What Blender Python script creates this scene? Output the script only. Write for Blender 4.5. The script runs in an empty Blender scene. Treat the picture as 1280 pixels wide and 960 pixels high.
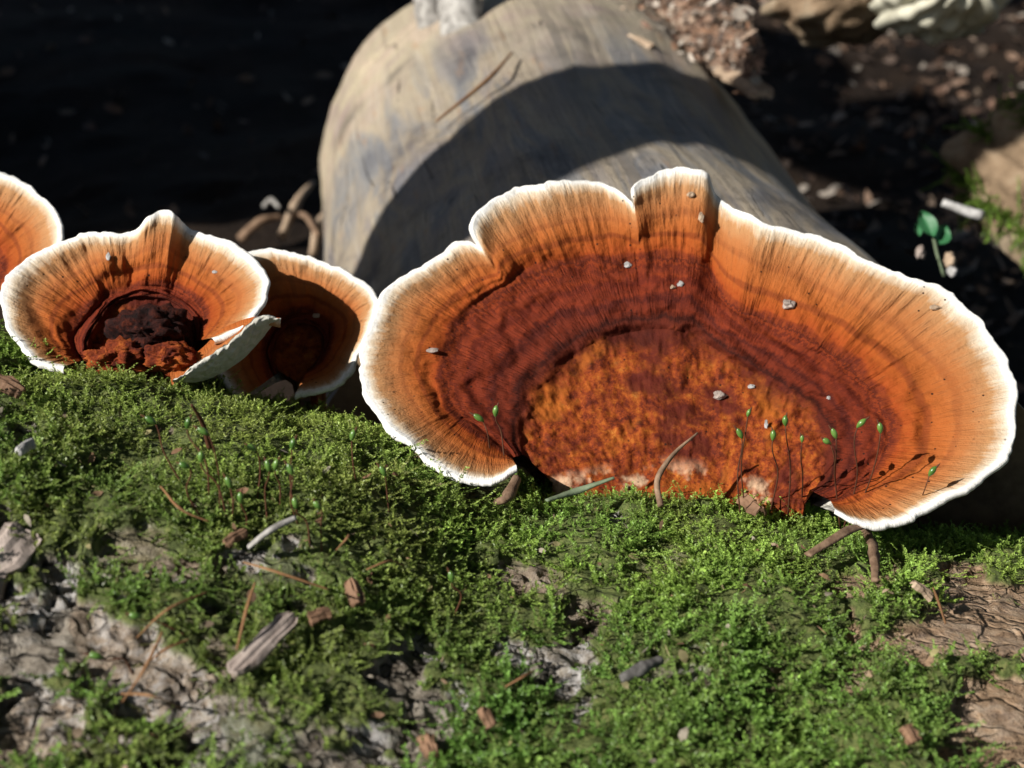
import bpy, math, random
import numpy as np
from mathutils import Vector, Matrix

# ------------------------------------------------------------------ camera, sky, sun, exposure
# one Blender unit is ten centimetres
sc = bpy.context.scene
sc.unit_settings.scale_length = 0.1
W, H = 1280.0, 960.0
PITCH = math.radians(25.0)
LENS = 50.0
FPX = W * LENS / 36.0
FWD = np.array([0, math.cos(PITCH), -math.sin(PITCH)])
RGT = np.array([1.0, 0, 0])
UPV = np.array([0, math.sin(PITCH), math.cos(PITCH)])
CAM = -2.7 * FWD
cd = bpy.data.cameras.new('camera')
cd.lens = LENS; cd.sensor_width = 36; cd.clip_start = 0.05; cd.clip_end = 500
cam = bpy.data.objects.new('camera', cd)
cam.location = CAM
cam.rotation_euler = (math.pi / 2 - PITCH, 0, 0)
sc.collection.objects.link(cam)
sc.camera = cam
cd.dof.use_dof = True
cd.dof.focus_distance = 2.57
cd.dof.aperture_fstop = 2.4

SUN = np.array([-0.70, -0.42, 0.58]); SUN /= np.linalg.norm(SUN)
sd = bpy.data.lights.new('sun', 'SUN')
sd.energy = 5.0; sd.angle = math.radians(0.5); sd.color = (1.0, 0.96, 0.89)
sun = bpy.data.objects.new('sun', sd)
sun.rotation_euler = Vector(SUN).to_track_quat('Z', 'Y').to_euler()
sun.location = Vector(SUN) * 12
sc.collection.objects.link(sun)
world = bpy.data.worlds.new('World'); sc.world = world; world.use_nodes = True
wn = world.node_tree.nodes; wl = world.node_tree.links
sky = wn.new('ShaderNodeTexSky'); sky.sky_type = 'NISHITA'; sky.sun_disc = False
sky.sun_elevation = math.asin(SUN[2]); sky.sun_rotation = math.atan2(SUN[0], SUN[1])
wl.new(sky.outputs[0], wn['Background'].inputs[0])
wn['Background'].inputs[1].default_value = 0.05
sc.view_settings.view_transform = 'Standard'; sc.view_settings.look = 'None'
sc.view_settings.exposure = 0.46; sc.view_settings.gamma = 1.0
sc.view_settings.use_curve_mapping = False

# ------------------------------------------------------------------ numeric helpers
rng = np.random.default_rng(7)
random.seed(7)

def nrm(v):
    v = np.asarray(v, float)
    return v / np.maximum(np.linalg.norm(v, axis=-1, keepdims=True), 1e-12)

def ray(px, py):
    px = np.asarray(px, float); py = np.asarray(py, float)
    d = FWD + ((px - W / 2) / FPX)[..., None] * RGT + (-(py - H / 2) / FPX)[..., None] * UPV
    return d                      # depth 1 along the view axis

def at(px, py, depth):
    return CAM + ray(px, py) * np.asarray(depth, float)[..., None]

def project(p):
    d = np.asarray(p) - CAM
    z = d @ FWD
    return W / 2 + FPX * (d @ RGT) / z, H / 2 - FPX * (d @ UPV) / z, z

def _hash(ix, iy, iz, seed):
    h = (ix.astype(np.int64) * 374761393 + iy.astype(np.int64) * 668265263 + iz.astype(np.int64) * 2147483647 + seed * 974711) & 0x7fffffff
    h = ((h ^ (h >> 13)) * 1274126177) & 0x7fffffff
    h = ((h ^ (h >> 16)) * 1103515245 + 12345) & 0x7fffffff
    return (h / 0x7fffffff) * 2 - 1

def noise(x, y, z=0.0, seed=0):
    x, y, z = np.broadcast_arrays(np.asarray(x, float), np.asarray(y, float), np.asarray(z, float))
    ix, iy, iz = np.floor(x), np.floor(y), np.floor(z)
    fx, fy, fz = x - ix, y - iy, z - iz
    sx, sy, sz = (f * f * f * (f * (f * 6 - 15) + 10) for f in (fx, fy, fz))
    r = 0
    for a in (0, 1):
        for b in (0, 1):
            for c in (0, 1):
                w = (sx if a else 1 - sx) * (sy if b else 1 - sy) * (sz if c else 1 - sz)
                r = r + w * _hash(ix + a, iy + b, iz + c, seed)
    return r

def fbm(x, y, z=0.0, seed=0, oct=4, gain=0.5):
    r = 0; a = 1.0; f = 1.0
    for o in range(oct):
        r = r + a * noise(np.asarray(x) * f, np.asarray(y) * f, np.asarray(z) * f, seed + o * 17)
        a *= gain; f *= 2.03
    return r

def sstep(a, b, x):
    t = np.clip((np.asarray(x, float) - a) / (b - a), 0, 1)
    return t * t * (3 - 2 * t)

# ------------------------------------------------------------------ object helpers
COL = sc.collection

def mesh_np(name, V, F, mat=None, smooth=True, attrs=None):
    """V (n,3), F (m,3) or (m,4) numpy arrays -> mesh; attrs: name -> (type, array) on points"""
    V = np.asarray(V, np.float32); F = np.asarray(F, np.int32)
    me = bpy.data.meshes.new(name)
    n, k = F.shape
    me.vertices.add(len(V)); me.vertices.foreach_set('co', V.ravel())
    me.loops.add(n * k); me.loops.foreach_set('vertex_index', F.ravel())
    me.polygons.add(n)
    me.polygons.foreach_set('loop_start', np.arange(n, dtype=np.int32) * k)
    me.polygons.foreach_set('loop_total', np.full(n, k, np.int32))
    me.polygons.foreach_set('use_smooth', np.full(n, smooth, bool))
    me.update(calc_edges=True)
    for an, (ty, arr) in (attrs or {}).items():
        a = me.attributes.new(an, ty, 'POINT')
        key = {'FLOAT': 'value', 'FLOAT_VECTOR': 'vector', 'FLOAT_COLOR': 'color'}[ty]
        a.data.foreach_set(key, np.asarray(arr, np.float32).ravel())
    if mat: me.materials.append(mat)
    me.validate()
    return me

def link(name, me, parent=None, loc=(0, 0, 0)):
    o = bpy.data.objects.new(name, me); COL.objects.link(o)
    o.location = loc
    if parent:
        o.parent = parent
        o.location = Vector(loc) - parent.location
    return o

def empty(name, loc, label, cat, group=None):
    o = bpy.data.objects.new(name, None); COL.objects.link(o)
    o.location = Vector(loc); o.empty_display_size = 0.05
    return tag(o, label, cat, group)

def tag(o, label, cat, group=None, kind=None):
    if label: o['label'] = label
    if cat: o['category'] = cat
    if group: o['group'] = group
    if kind: o['kind'] = kind
    return o

def grid_faces(n, m, wrap=False):
    """faces of an n x m vertex grid (row-major)"""
    i = np.arange(n if wrap else n - 1)[:, None]; j = np.arange(m - 1)[None, :]
    i2 = (i + 1) % n
    a = i * m + j; b = i2 * m + j; c = i2 * m + j + 1; d = i * m + j + 1
    return np.stack([a, b, c, d], -1).reshape(-1, 4)

def tube(pts, rad, seg=8, jitter=0.0, seed=0, flat=1.0, cap=True):
    """tube along pts with radius per point -> V, F (quads)"""
    pts = np.asarray(pts, float); n = len(pts)
    rad = np.broadcast_to(np.asarray(rad, float), (n,))
    t = nrm(np.gradient(pts, axis=0))
    ref = np.array([0, 0, 1.0]) if abs(t[n // 2][2]) < 0.85 else np.array([1.0, 0, 0])
    u = nrm(np.cross(t, ref)); v = np.cross(t, u)
    a = np.linspace(0, 2 * np.pi, seg, endpoint=False)
    rr = rad[:, None] * np.ones(seg)
    if jitter:
        ii = np.linspace(0, 1, n)[:, None]; ca, sa = np.cos(a)[None], np.sin(a)[None]
        rr = rr * (1 + 2.2 * jitter * fbm(ii * 3 + ca * 1.3, sa * 1.3 + 0 * ii, ii * 2.0, seed=seed * 7 + 1, oct=3) + 1.5 * jitter * noise(ii * 1.2 + ca * 4, sa * 4 + 0 * ii, seed=seed * 7 + 5))
    ring = pts[:, None] + rr[..., None] * (np.cos(a)[None, :, None] * u[:, None] + flat * np.sin(a)[None, :, None] * v[:, None])
    V = ring.reshape(-1, 3)
    i = np.arange(n - 1)[:, None]; j = np.arange(seg)[None, :]; j2 = (j + 1) % seg
    F = np.stack([i * seg + j, i * seg + j2, (i + 1) * seg + j2, (i + 1) * seg + j], -1).reshape(-1, 4)
    if cap:
        V = np.vstack([V, pts[:1], pts[-1:]]); c0, c1 = len(V) - 2, len(V) - 1
        jj = np.arange(seg); jk = (jj + 1) % seg
        F = np.vstack([F, np.stack([np.full(seg, c0), jk, jj, jj][:4], -1)[:, [0, 1, 2, 2]],
                       np.stack([np.full(seg, c1), (n - 1) * seg + jj, (n - 1) * seg + jk], -1)[:, [0, 1, 2, 2]]])
        # degenerate quads -> handled by tri list
        q = F[:-2 * seg]; tr = F[-2 * seg:, :3]
        F = np.vstack([q[:, [0, 1, 2]], q[:, [0, 2, 3]], tr])
    return V, F

def bez(p, n):
    """smooth curve through control points p"""
    p = np.asarray(p, float)
    d = np.r_[0, np.cumsum(np.linalg.norm(np.diff(p, axis=0), axis=1))]
    return spline(d, p, np.linspace(0, d[-1], n))

def spline(x, y, xs):
    """cubic hermite through (x, y) with finite difference tangents"""
    x = np.asarray(x, float); y = np.asarray(y, float)
    if y.ndim == 1: y = y[:, None]; sq = True
    else: sq = False
    m = np.gradient(y, x, axis=0) if len(x) > 2 else np.repeat((y[1:] - y[:1]) / (x[1] - x[0]), 2, 0)
    i = np.clip(np.searchsorted(x, xs, side='right') - 1, 0, len(x) - 2)
    h = (x[i + 1] - x[i]); t = ((xs - x[i]) / h)[:, None]; h = h[:, None]
    r = (2 * t**3 - 3 * t**2 + 1) * y[i] + (t**3 - 2 * t**2 + t) * h * m[i] + (-2 * t**3 + 3 * t**2) * y[i + 1] + (t**3 - t**2) * h * m[i + 1]
    return r[:, 0] if sq else r

# ------------------------------------------------------------------ material helpers
class NT:
    def __init__(s, name):
        s.m = bpy.data.materials.new(name); s.m.use_nodes = True
        s.t = s.m.node_tree; s.n = s.t.nodes; s.l = s.t.links
        s.b = s.n['Principled BSDF']; s.out = s.n['Material Output']
    def new(s, ty, **kw):
        nd = s.n.new(ty)
        for k, v in kw.items(): setattr(nd, k, v)
        return nd
    def put(s, sock, v):
        if hasattr(v, 'is_output') or isinstance(v, bpy.types.NodeSocket): s.l.new(v, sock)
        else: sock.default_value = v
    def noise(s, vec, scale, detail=4, rough=0.55, dist=0.0):
        nd = s.new('ShaderNodeTexNoise'); s.put(nd.inputs['Vector'], vec)
        nd.inputs['Scale'].default_value = scale; nd.inputs['Detail'].default_value = detail
        nd.inputs['Roughness'].default_value = rough; nd.inputs['Distortion'].default_value = dist
        return nd.outputs[0]
    def voro(s, vec, scale, feature='F1', out='Distance', rnd=1.0):
        nd = s.new('ShaderNodeTexVoronoi', feature=feature); s.put(nd.inputs['Vector'], vec)
        nd.inputs['Scale'].default_value = scale; nd.inputs['Randomness'].default_value = rnd
        return nd.outputs[out]
    def math(s, op, a, b=0.0, c=0.0, clamp=False):
        nd = s.new('ShaderNodeMath', operation=op); nd.use_clamp = clamp
        s.put(nd.inputs[0], a); s.put(nd.inputs[1], b); s.put(nd.inputs[2], c)
        return nd.outputs[0]
    def ramp(s, fac, stops, interp='LINEAR'):
        nd = s.new('ShaderNodeValToRGB'); cr = nd.color_ramp; cr.interpolation = interp
        while len(cr.elements) < len(stops): cr.elements.new(0.5)
        for e, (p, c) in zip(cr.elements, stops):
            e.position = p
            e.color = (*c, 1) if not np.isscalar(c) else (c, c, c, 1)
        s.put(nd.inputs[0], fac)
        return nd.outputs[0]
    def maprange(s, v, a, b, c=0.0, d=1.0, smooth=True):
        nd = s.new('ShaderNodeMapRange', interpolation_type='SMOOTHSTEP' if smooth else 'LINEAR')
        s.put(nd.inputs[0], v); nd.inputs[1].default_value = a; nd.inputs[2].default_value = b
        nd.inputs[3].default_value = c; nd.inputs[4].default_value = d
        return nd.outputs[0]
    def mix(s, f, a, b, mode='MIX'):
        nd = s.new('ShaderNodeMix', data_type='RGBA', blend_type=mode); nd.clamp_factor = True
        s.put(nd.inputs[0], f)
        s.put(nd.inputs[6], a if not isinstance(a, tuple) else (*a, 1)); s.put(nd.inputs[7], b if not isinstance(b, tuple) else (*b, 1))
        return nd.outputs[2]
    def attr(s, name, out='Vector'):
        nd = s.new('ShaderNodeAttribute'); nd.attribute_name = name
        return nd.outputs[out]
    def coord(s, out='Object'):
        return s.new('ShaderNodeTexCoord').outputs[out]
    def xyz(s, v):
        nd = s.new('ShaderNodeSeparateXYZ'); s.put(nd.inputs[0], v); return nd.outputs
    def comb(s, x, y, z=0.0):
        nd = s.new('ShaderNodeCombineXYZ'); s.put(nd.inputs[0], x); s.put(nd.inputs[1], y); s.put(nd.inputs[2], z)
        return nd.outputs[0]
    def scale(s, v, sx, sy, sz):
        nd = s.new('ShaderNodeMapping'); s.put(nd.inputs[0], v); nd.inputs['Scale'].default_value = (sx, sy, sz)
        return nd.outputs[0]
    def bump(s, h, strength=0.4, dist=0.01):
        nd = s.new('ShaderNodeBump'); s.put(nd.inputs['Height'], h)
        nd.inputs['Strength'].default_value = strength; nd.inputs['Distance'].default_value = dist
        s.l.new(nd.outputs[0], s.b.inputs['Normal'])
    def fin(s, col, rough=0.7, spec=0.3):
        s.put(s.b.inputs['Base Color'], col if not isinstance(col, tuple) else (*col, 1))
        s.put(s.b.inputs['Roughness'], rough); s.put(s.b.inputs['Specular IOR Level'], spec)
        return s.m

def simple_mat(name, c1, c2, scale=20, rough=0.7, spec=0.3, stretch=(1, 1, 1), bump=0.3, detail=5):
    t = NT(name); co = t.scale(t.coord(), *stretch)
    n = t.noise(co, scale, detail, 0.65)
    col = t.ramp(n, [(0.3, c1), (0.7, c2)])
    t.bump(n, bump, 0.01)
    return t.fin(col, rough, spec)

# ------------------------------------------------------------------ the mossy log the fungi grow on
R_LOG = 1.3
HZ = lambda x: 485 + 0.195 * (x - 190)                   # where the bark meets what lies behind it
_sl = math.atan(0.195)
AX = math.cos(_sl) * RGT - math.sin(_sl) * UPV; AX /= np.linalg.norm(AX)
_r0 = nrm(ray(640, HZ(640)))
_T = CAM + ray(640, HZ(640)) * 2.9
NB = nrm(np.cross(AX, _r0)); NB = NB if NB[2] > 0 else -NB
LC = _T - R_LOG * NB                                     # a point on the log axis
E_UP = nrm(np.array([0, 0, 1.0]) - AX * AX[2])
E_FR = np.cross(AX, E_UP); E_FR = E_FR if E_FR[1] < 0 else -E_FR   # towards the camera

def log_base(u, phi, r):
    """point on the log: u along the axis, phi from the crest towards the camera"""
    u = np.asarray(u, float); phi = np.asarray(phi, float)
    d = np.cos(phi)[..., None] * E_UP + np.sin(phi)[..., None] * E_FR
    return LC + u[..., None] * AX + np.asarray(r)[..., None] * d

BARE = [(70, 800, 115, 66, .85), (50, 900, 110, 70, .9), (190, 850, 85, 80, .65), (-10, 690, 38, 50, 1), (500, 835, 42, 60, .9),
        (690, 800, 80, 36, .9), (520, 905, 60, 50, .75), (460, 955, 80, 40, .6), (1245, 795, 120, 56, 1), (1240, 925, 100, 70, 1), (1150, 790, 60, 30, .6),
        (1060, 735, 38, 18, .75), (650, 690, 46, 22, .7), (750, 740, 36, 22, .6), (150, 715, 80, 45, .5), (30, 570, 18, 26, .7),
        (330, 730, 70, 50, .35), (1200, 735, 40, 26, .7), (1070, 850, 26, 20, .7), (840, 845, 46, 22, .5), (560, 880, 40, 40, .6),
        (700, 690, 46, 20, .5), (960, 850, 30, 25, .5), (300, 930, 120, 50, .45), (830, 690, 30, 20, .4)]

def mossiness(px, py):
    wob = fbm(px / 38, py / 30, seed=3, oct=4) * 0.5
    m = np.ones_like(px)
    for cx, cy, rx, ry, s in BARE:
        d = np.hypot((px - cx) / rx, (py - cy) / ry) + wob
        m = m - s * (1 - sstep(0.65, 1.15, d))
    m = m - 0.85 * sstep(0.62, 0.95, fbm(px / 46, py / 40, seed=61, oct=3))
    return np.clip(m, 0, 1)

def log_disp(u, phi):
    """radial displacement and moss cover"""
    p = log_base(u, phi, np.full(np.shape(u), R_LOG))
    px, py, pz = project(p)
    px = np.clip(px, -3000, 4000); py = np.clip(py, -2000, 3000)
    m = mossiness(px, py)
    a = phi * R_LOG
    hx = np.interp(px, [-200, 0, 200, 330, 430, 520, 600, 700, 800, 900, 1040, 1150, 1280, 1500],
                   [0, 0, 0, 0, -12, -38, -52, -48, -32, -12, -12, -2, 12, 12]) * (2.75 / FPX) * sstep(0.46, 0.02, phi)
    big = hx + 0.025 * fbm(u * 1.6, a * 1.6, seed=11, oct=3)
    cush = 0.017 * fbm(u * 6.5, a * 6.5, seed=21, oct=3) + 0.009 * fbm(u * 22, a * 22, seed=24, oct=2)
    wx = u + 0.06 * fbm(u * 5, a * 5, seed=33, oct=3); wa = a + 0.04 * fbm(u * 6, a * 6, seed=35, oct=3)
    rid = 1 - np.abs(fbm(wx * 7, wa * 15, seed=31, oct=4))
    bark = 0.022 * (rid - 0.8) + 0.005 * (1 - 2 * np.abs(fbm(wx * 16, wa * 40, seed=44, oct=3))) + 0.010 * fbm(u * 45, a * 70, seed=37, oct=3)
    return big + m * (0.022 + cush) + (1 - m) * (bark * (1 - 0.8 * sstep(850, 1150, px)) - 0.004), m

def log_pt(px, py, lift=0.0):
    """point on the displaced log surface seen at a pixel (closest approach beyond the outline) and its normal"""
    r = nrm(ray(float(px), float(py)))
    rr = R_LOG
    for _ in range(4):
        rp = r - AX * (r @ AX); w = CAM - LC; wp = w - AX * (w @ AX)
        A = rp @ rp; B = 2 * rp @ wp; C = wp @ wp - rr * rr
        D = B * B - 4 * A * C
        t = (-B - math.sqrt(max(D, 0))) / (2 * A)
        p = CAM + r * t
        q = p - LC; u = q @ AX; qp = q - AX * u
        phi = math.atan2(qp @ E_FR, qp @ E_UP)
        d, m = log_disp(np.array([u]), np.array([phi]))
        rr = R_LOG + float(d[0]) + lift
    n = math.cos(phi) * E_UP + math.sin(phi) * E_FR
    return LC + AX * u + rr * n, n

def bark_material():
    t = NT('mossy_log_bark'); co = t.coord()
    m = t.attr('moss', 'Fac')
    st = t.scale(co, 6, 14, 14)
    n1 = t.noise(st, 3.0, 8, 0.68, 0.6); n2 = t.noise(co, 9, 6, 0.6); n3 = t.noise(co, 60, 5, 0.7); n4 = t.noise(co, 2.2, 3, 0.5)
    base = t.ramp(n1, [(0.28, (0.03, 0.024, 0.018)), (0.40, (0.13, 0.105, 0.08)), (0.54, (0.27, 0.235, 0.19)), (0.72, (0.42, 0.38, 0.33))])
    warm = t.ramp(n1, [(0.3, (0.10, 0.06, 0.035)), (0.5, (0.34, 0.225, 0.14)), (0.7, (0.50, 0.38, 0.27))])
    base = t.mix(t.attr('warm', 'Fac'), base, warm)
    crust = t.math('MULTIPLY', t.maprange(n2, 0.46, 0.58), t.maprange(n3, 0.40, 0.56))
    crust = t.math('MULTIPLY', crust, t.math('SUBTRACT', 1.0, t.math('MULTIPLY', t.attr('warm', 'Fac'), 0.85)))
    base = t.mix(t.math('MULTIPLY', crust, 0.8), base, (0.50, 0.48, 0.47))
    wv = t.new('ShaderNodeVectorMath', operation='ADD'); t.put(wv.inputs[0], t.scale(co, 4, 17, 17)); nv = t.new('ShaderNodeTexNoise'); t.put(nv.inputs['Vector'], co); nv.inputs['Scale'].default_value = 14
    t.l.new(nv.outputs[1], wv.inputs[1])
    ck = t.voro(wv.outputs[0], 1.0, 'DISTANCE_TO_EDGE')
    base = t.mix(t.math('MULTIPLY', t.maprange(ck, 0.045, 0.005, 0, 0.7), t.math('SUBTRACT', 1.0, t.attr('warm', 'Fac'))), base, (0.012, 0.009, 0.007))
    duff = t.ramp(n3, [(0.3, (0.035, 0.045, 0.014)), (0.5, (0.11, 0.14, 0.04)), (0.62, (0.17, 0.19, 0.06)), (0.8, (0.20, 0.15, 0.07))])
    col = t.mix(t.maprange(m, 0.35, 0.75), base, duff)
    t.bump(t.math('ADD', t.math('ADD', n1, t.math('MULTIPLY', n3, 0.9)), t.maprange(ck, 0.0, 0.06)), 0.8, 0.02)
    return t.fin(col, 0.75, 0.25)

def build_log():
    ud = np.linspace(-1.45, 1.55, 410); u = np.r_[np.linspace(-6, -1.5, 40), ud, np.linspace(1.6, 5.5, 40)]
    pd = np.linspace(-0.6, 0.85, 300); ph = np.r_[np.linspace(-math.pi, -0.63, 70), pd, np.linspace(0.9, math.pi, 70)[:-1]]
    U, P = np.meshgrid(u, ph, indexing='ij')
    d, m = log_disp(U, P)
    endr = 1 - 0.0 * U
    V = log_base(U, P, R_LOG + d)
    n, k = U.shape
    F = grid_faces(n, k)
    # close the seam along the underside
    i = np.arange(n - 1)
    F = np.vstack([F, np.stack([i * k + k - 1, (i + 1) * k + k - 1, (i + 1) * k, i * k], -1)])
    V = V.reshape(-1, 3); m = m.ravel()
    o = link('mossy_log', mesh_np('mossy_log', V, F, bark_material(), attrs={'moss': ('FLOAT', m), 'warm': ('FLOAT', np.clip(sstep(850, 1150, project(V)[0]) + 0.35 * (fbm(V[:, 0] * 4, V[:, 1] * 4, V[:, 2] * 4, seed=47, oct=3) > 0.1), 0, 1))}))
    tag(o, 'large moss covered fallen log across the foreground carrying the fungi', 'log')
    # sawn ends
    for s, idx, nm in ((-1, 0, 'sawn_end'), (1, n - 1, 'sawn_end')):
        ring = V[idx * k:(idx + 1) * k]; c = ring.mean(0)
        VV = np.vstack([ring, c[None]]); j = np.arange(k)
        FF = np.stack([j, (j + 1) % k, np.full(k, k)], -1)
        link(nm, mesh_np(nm, VV, FF, MAT['wood_end'], smooth=False), o)
    return o

MAT = {}
MAT['wood_end'] = simple_mat('cut_wood', (0.12, 0.08, 0.05), (0.3, 0.21, 0.13), 12)
mossy_log = build_log()

# ------------------------------------------------------------------ moss (uncountable)
def moss_variants():
    """each variant: array of leaves (L,4,3): base, left, tip, right; plus a shade 0 old .. 1 young tip"""
    r = np.random.default_rng(5); out = []
    for v in range(14):
        quads, shade = [], []
        feather = v >= 6
        if feather:                      # creeping frond that lifts at its tip
            Ls = r.uniform(0.05, 0.085); n = int(Ls / 0.0042)
            curve = r.uniform(-0.5, 0.5); lift = r.uniform(0.25, 0.6)
            for i in range(n):
                s = i / (n - 1); x = Ls * s; y = curve * Ls * s * s * 0.6; z = 0.008 + lift * Ls * s * s * 0.7
                c = np.array([x, y, z])
                for side in (-1, 1):
                    ln = r.uniform(0.0075, 0.0115) * (1 - 0.35 * s)
                    wd = ln * r.uniform(0.26, 0.36)
                    dirv = nrm(np.array([0.75, side * r.uniform(0.5, 1.0), r.uniform(0.05, 0.75)]) + 0.2 * r.standard_normal(3))
                    quads.append((c, dirv, ln, wd)); shade.append(0.25 + 0.75 * s + r.uniform(-0.15, 0.15))
        else:                            # upright tuft with whorled leaves
            Hs = r.uniform(0.022, 0.042); n = int(Hs / 0.003)
            lean = r.standard_normal(2) * 0.25
            for i in range(n):
                s = i / (n - 1)
                c = np.array([lean[0] * Hs * s, lean[1] * Hs * s, Hs * s])
                for k in range(2):
                    a = i * 2.4 + k * 3.1 + r.uniform(-0.3, 0.3)
                    ln = r.uniform(0.007, 0.0115); wd = ln * r.uniform(0.24, 0.34)
                    up = 0.25 + 0.9 * s * s + r.uniform(-0.2, 0.2)
                    dirv = nrm(np.array([math.cos(a), math.sin(a), up]))
                    quads.append((c, dirv, ln, wd)); shade.append(0.15 + 0.85 * s + r.uniform(-0.12, 0.12))
        Q = np.zeros((len(quads), 4, 3))
        for q, (c, dv, ln, wd) in enumerate(quads):
            side = nrm(np.cross(dv, nrm(np.array([0, 0, 1.0]) + 0.5 * r.standard_normal(3))))
            nn = np.cross(side, dv)
            Q[q] = [c, c + dv * ln * 0.5 - side * wd + nn * 0.0012, c + dv * ln - nn * ln * 0.12, c + dv * ln * 0.5 + side * wd + nn * 0.0012]
        out.append((Q, np.clip(np.array(shade), 0, 1)))
    return out

def moss_material():
    t = NT('moss_leaf')
    tint = t.attr('tint', 'Color')
    t.fin(tint, 0.42, 0.35)
    tr = t.new('ShaderNodeBsdfTranslucent'); t.put(tr.inputs[0], t.mix(0.5, tint, (0.16, 0.26, 0.02)))
    mx = t.new('ShaderNodeMixShader'); mx.inputs[0].default_value = 0.42
    t.l.new(t.b.outputs[0], mx.inputs[1]); t.l.new(tr.outputs[0], mx.inputs[2]); t.l.new(mx.outputs[0], t.out.inputs[0])
    return t.m

MAT['moss'] = moss_material()

def scatter_moss(P, N, tint, scale, name, label, mat, lean=0.35, feather_share=0.55, seed=1):
    r = np.random.default_rng(seed)
    var = moss_variants()
    n = len(P)
    which = np.where(r.random(n) < feather_share, r.integers(6, 14, n), r.integers(0, 6, n))
    Vs, Ts = [], []
    N = nrm(N + lean * r.standard_normal((n, 3)) * 0.6)
    ref = r.standard_normal((n, 3))
    X = nrm(np.cross(N, ref)); Y = np.cross(N, X)
    for v, (Q, sh) in enumerate(var):
        k = np.where(which == v)[0]
        if not len(k): continue
        M = np.stack([X[k], Y[k], N[k]], 1) * scale[k][:, None, None]        # rows
        W_ = np.einsum('lqc,kcd->klqd', Q, M) + P[k][:, None, None]
        Vs.append(W_.reshape(-1, 3))
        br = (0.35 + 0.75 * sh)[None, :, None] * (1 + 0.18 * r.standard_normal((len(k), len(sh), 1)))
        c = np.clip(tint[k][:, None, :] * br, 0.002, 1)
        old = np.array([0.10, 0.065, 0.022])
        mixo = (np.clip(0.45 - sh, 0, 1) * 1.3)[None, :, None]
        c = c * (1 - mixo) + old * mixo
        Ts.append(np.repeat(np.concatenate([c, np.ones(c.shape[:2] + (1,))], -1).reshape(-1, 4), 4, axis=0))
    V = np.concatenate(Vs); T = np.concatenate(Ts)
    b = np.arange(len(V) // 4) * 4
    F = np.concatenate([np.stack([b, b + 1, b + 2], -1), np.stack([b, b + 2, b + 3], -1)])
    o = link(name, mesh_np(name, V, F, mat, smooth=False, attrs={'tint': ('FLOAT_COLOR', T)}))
    return o

def build_moss():
    n = 150000
    u = rng.uniform(-1.5, 1.6, n); ph = rng.uniform(-0.72, 0.9, n)
    p = log_base(u, ph, np.full(n, R_LOG)); px, py, pz = project(p)
    vis = (px > -60) & (px < W + 60) & (py < H + 60)
    d, m = log_disp(u, ph)
    dens = np.where(vis, 1.0, 0.16) * np.clip(m * 1.15 - 0.12, 0, 1) ** 1.4
    dens = dens * np.clip(0.72 + 0.5 * fbm(u * 14, ph * 18, seed=41, oct=2), 0.12, 1)
    dens[(ph < -0.5) & vis] *= 0.5
    lip = np.interp(px, [-60, 0, 15, 40, 82, 83, 440, 449, 460, 490, 530, 570, 602, 650, 651, 1040, 1046, 1075, 1120, 1170, 1222, 1256, 1300],
                    [0, 392, 425, 452, 464, 0, 0, 490, 515, 546, 580, 602, 612, 598, 0, 0, 650, 661, 659, 640, 0, 0, 0])
    dens = np.where(py < lip, 0, dens)
    keep = rng.random(n) < dens * 0.63
    u, ph, d, m, px, py = (a[keep] for a in (u, ph, d, m, px, py))
    vis = vis[keep]
    P = log_base(u, ph, R_LOG + d - 0.006)
    N = np.cos(ph)[:, None] * E_UP + np.sin(ph)[:, None] * E_FR
    # colour: fresh yellow green by the fungi, olive in the middle, deeper green on the right, brown patches
    t1 = fbm(u * 5, ph * 6, seed=51, oct=3); t2 = fbm(u * 13, ph * 15, seed=55, oct=3)
    fresh = np.array([0.37, 0.51, 0.095]); deep = np.array([0.195, 0.355, 0.075]); olive = np.array([0.31, 0.34, 0.095]); dry = np.array([0.24, 0.175, 0.08])
    wf = sstep(250, 60, py - HZ(px)) * 0.55 + 0.3 * t1
    wo = sstep(420, 200, np.hypot((px - 250) * 0.9, py - 680)) * 0.7 + 0.45 * t2
    wf = np.clip(wf, 0, 1)[:, None]; wo = np.clip(wo, 0, 1)[:, None]
    c = deep * (1 - wf) + fresh * wf
    c = c * (1 - wo * 0.75) + olive * wo * 0.75
    wd = np.clip(0.75 - m * 0.8 + 0.5 * fbm(u * 20, ph * 22, seed=57, oct=2) - 0.25, 0, 0.8)[:, None]
    c = c * (1 - wd) + dry * wd
    c = c * rng.uniform(0.7, 1.3, (len(c), 1)) * (1 + 0.2 * sstep(170, 40, py - HZ(px)))[:, None]  # moss near the log outline tinted brighter to offset the grazing sun
    sc_ = rng.uniform(0.38, 0.80, len(u)) * (0.6 + 0.4 * m) * (1 + 0.3 * fbm(u * 7, ph * 9, seed=59, oct=2)) * np.where(vis, 1, 1.6)
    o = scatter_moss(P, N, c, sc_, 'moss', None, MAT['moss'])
    tag(o, 'bright green feathery moss carpeting the foreground log', 'moss', kind='stuff')
    return len(u)
N_MOSS = build_moss()

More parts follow.
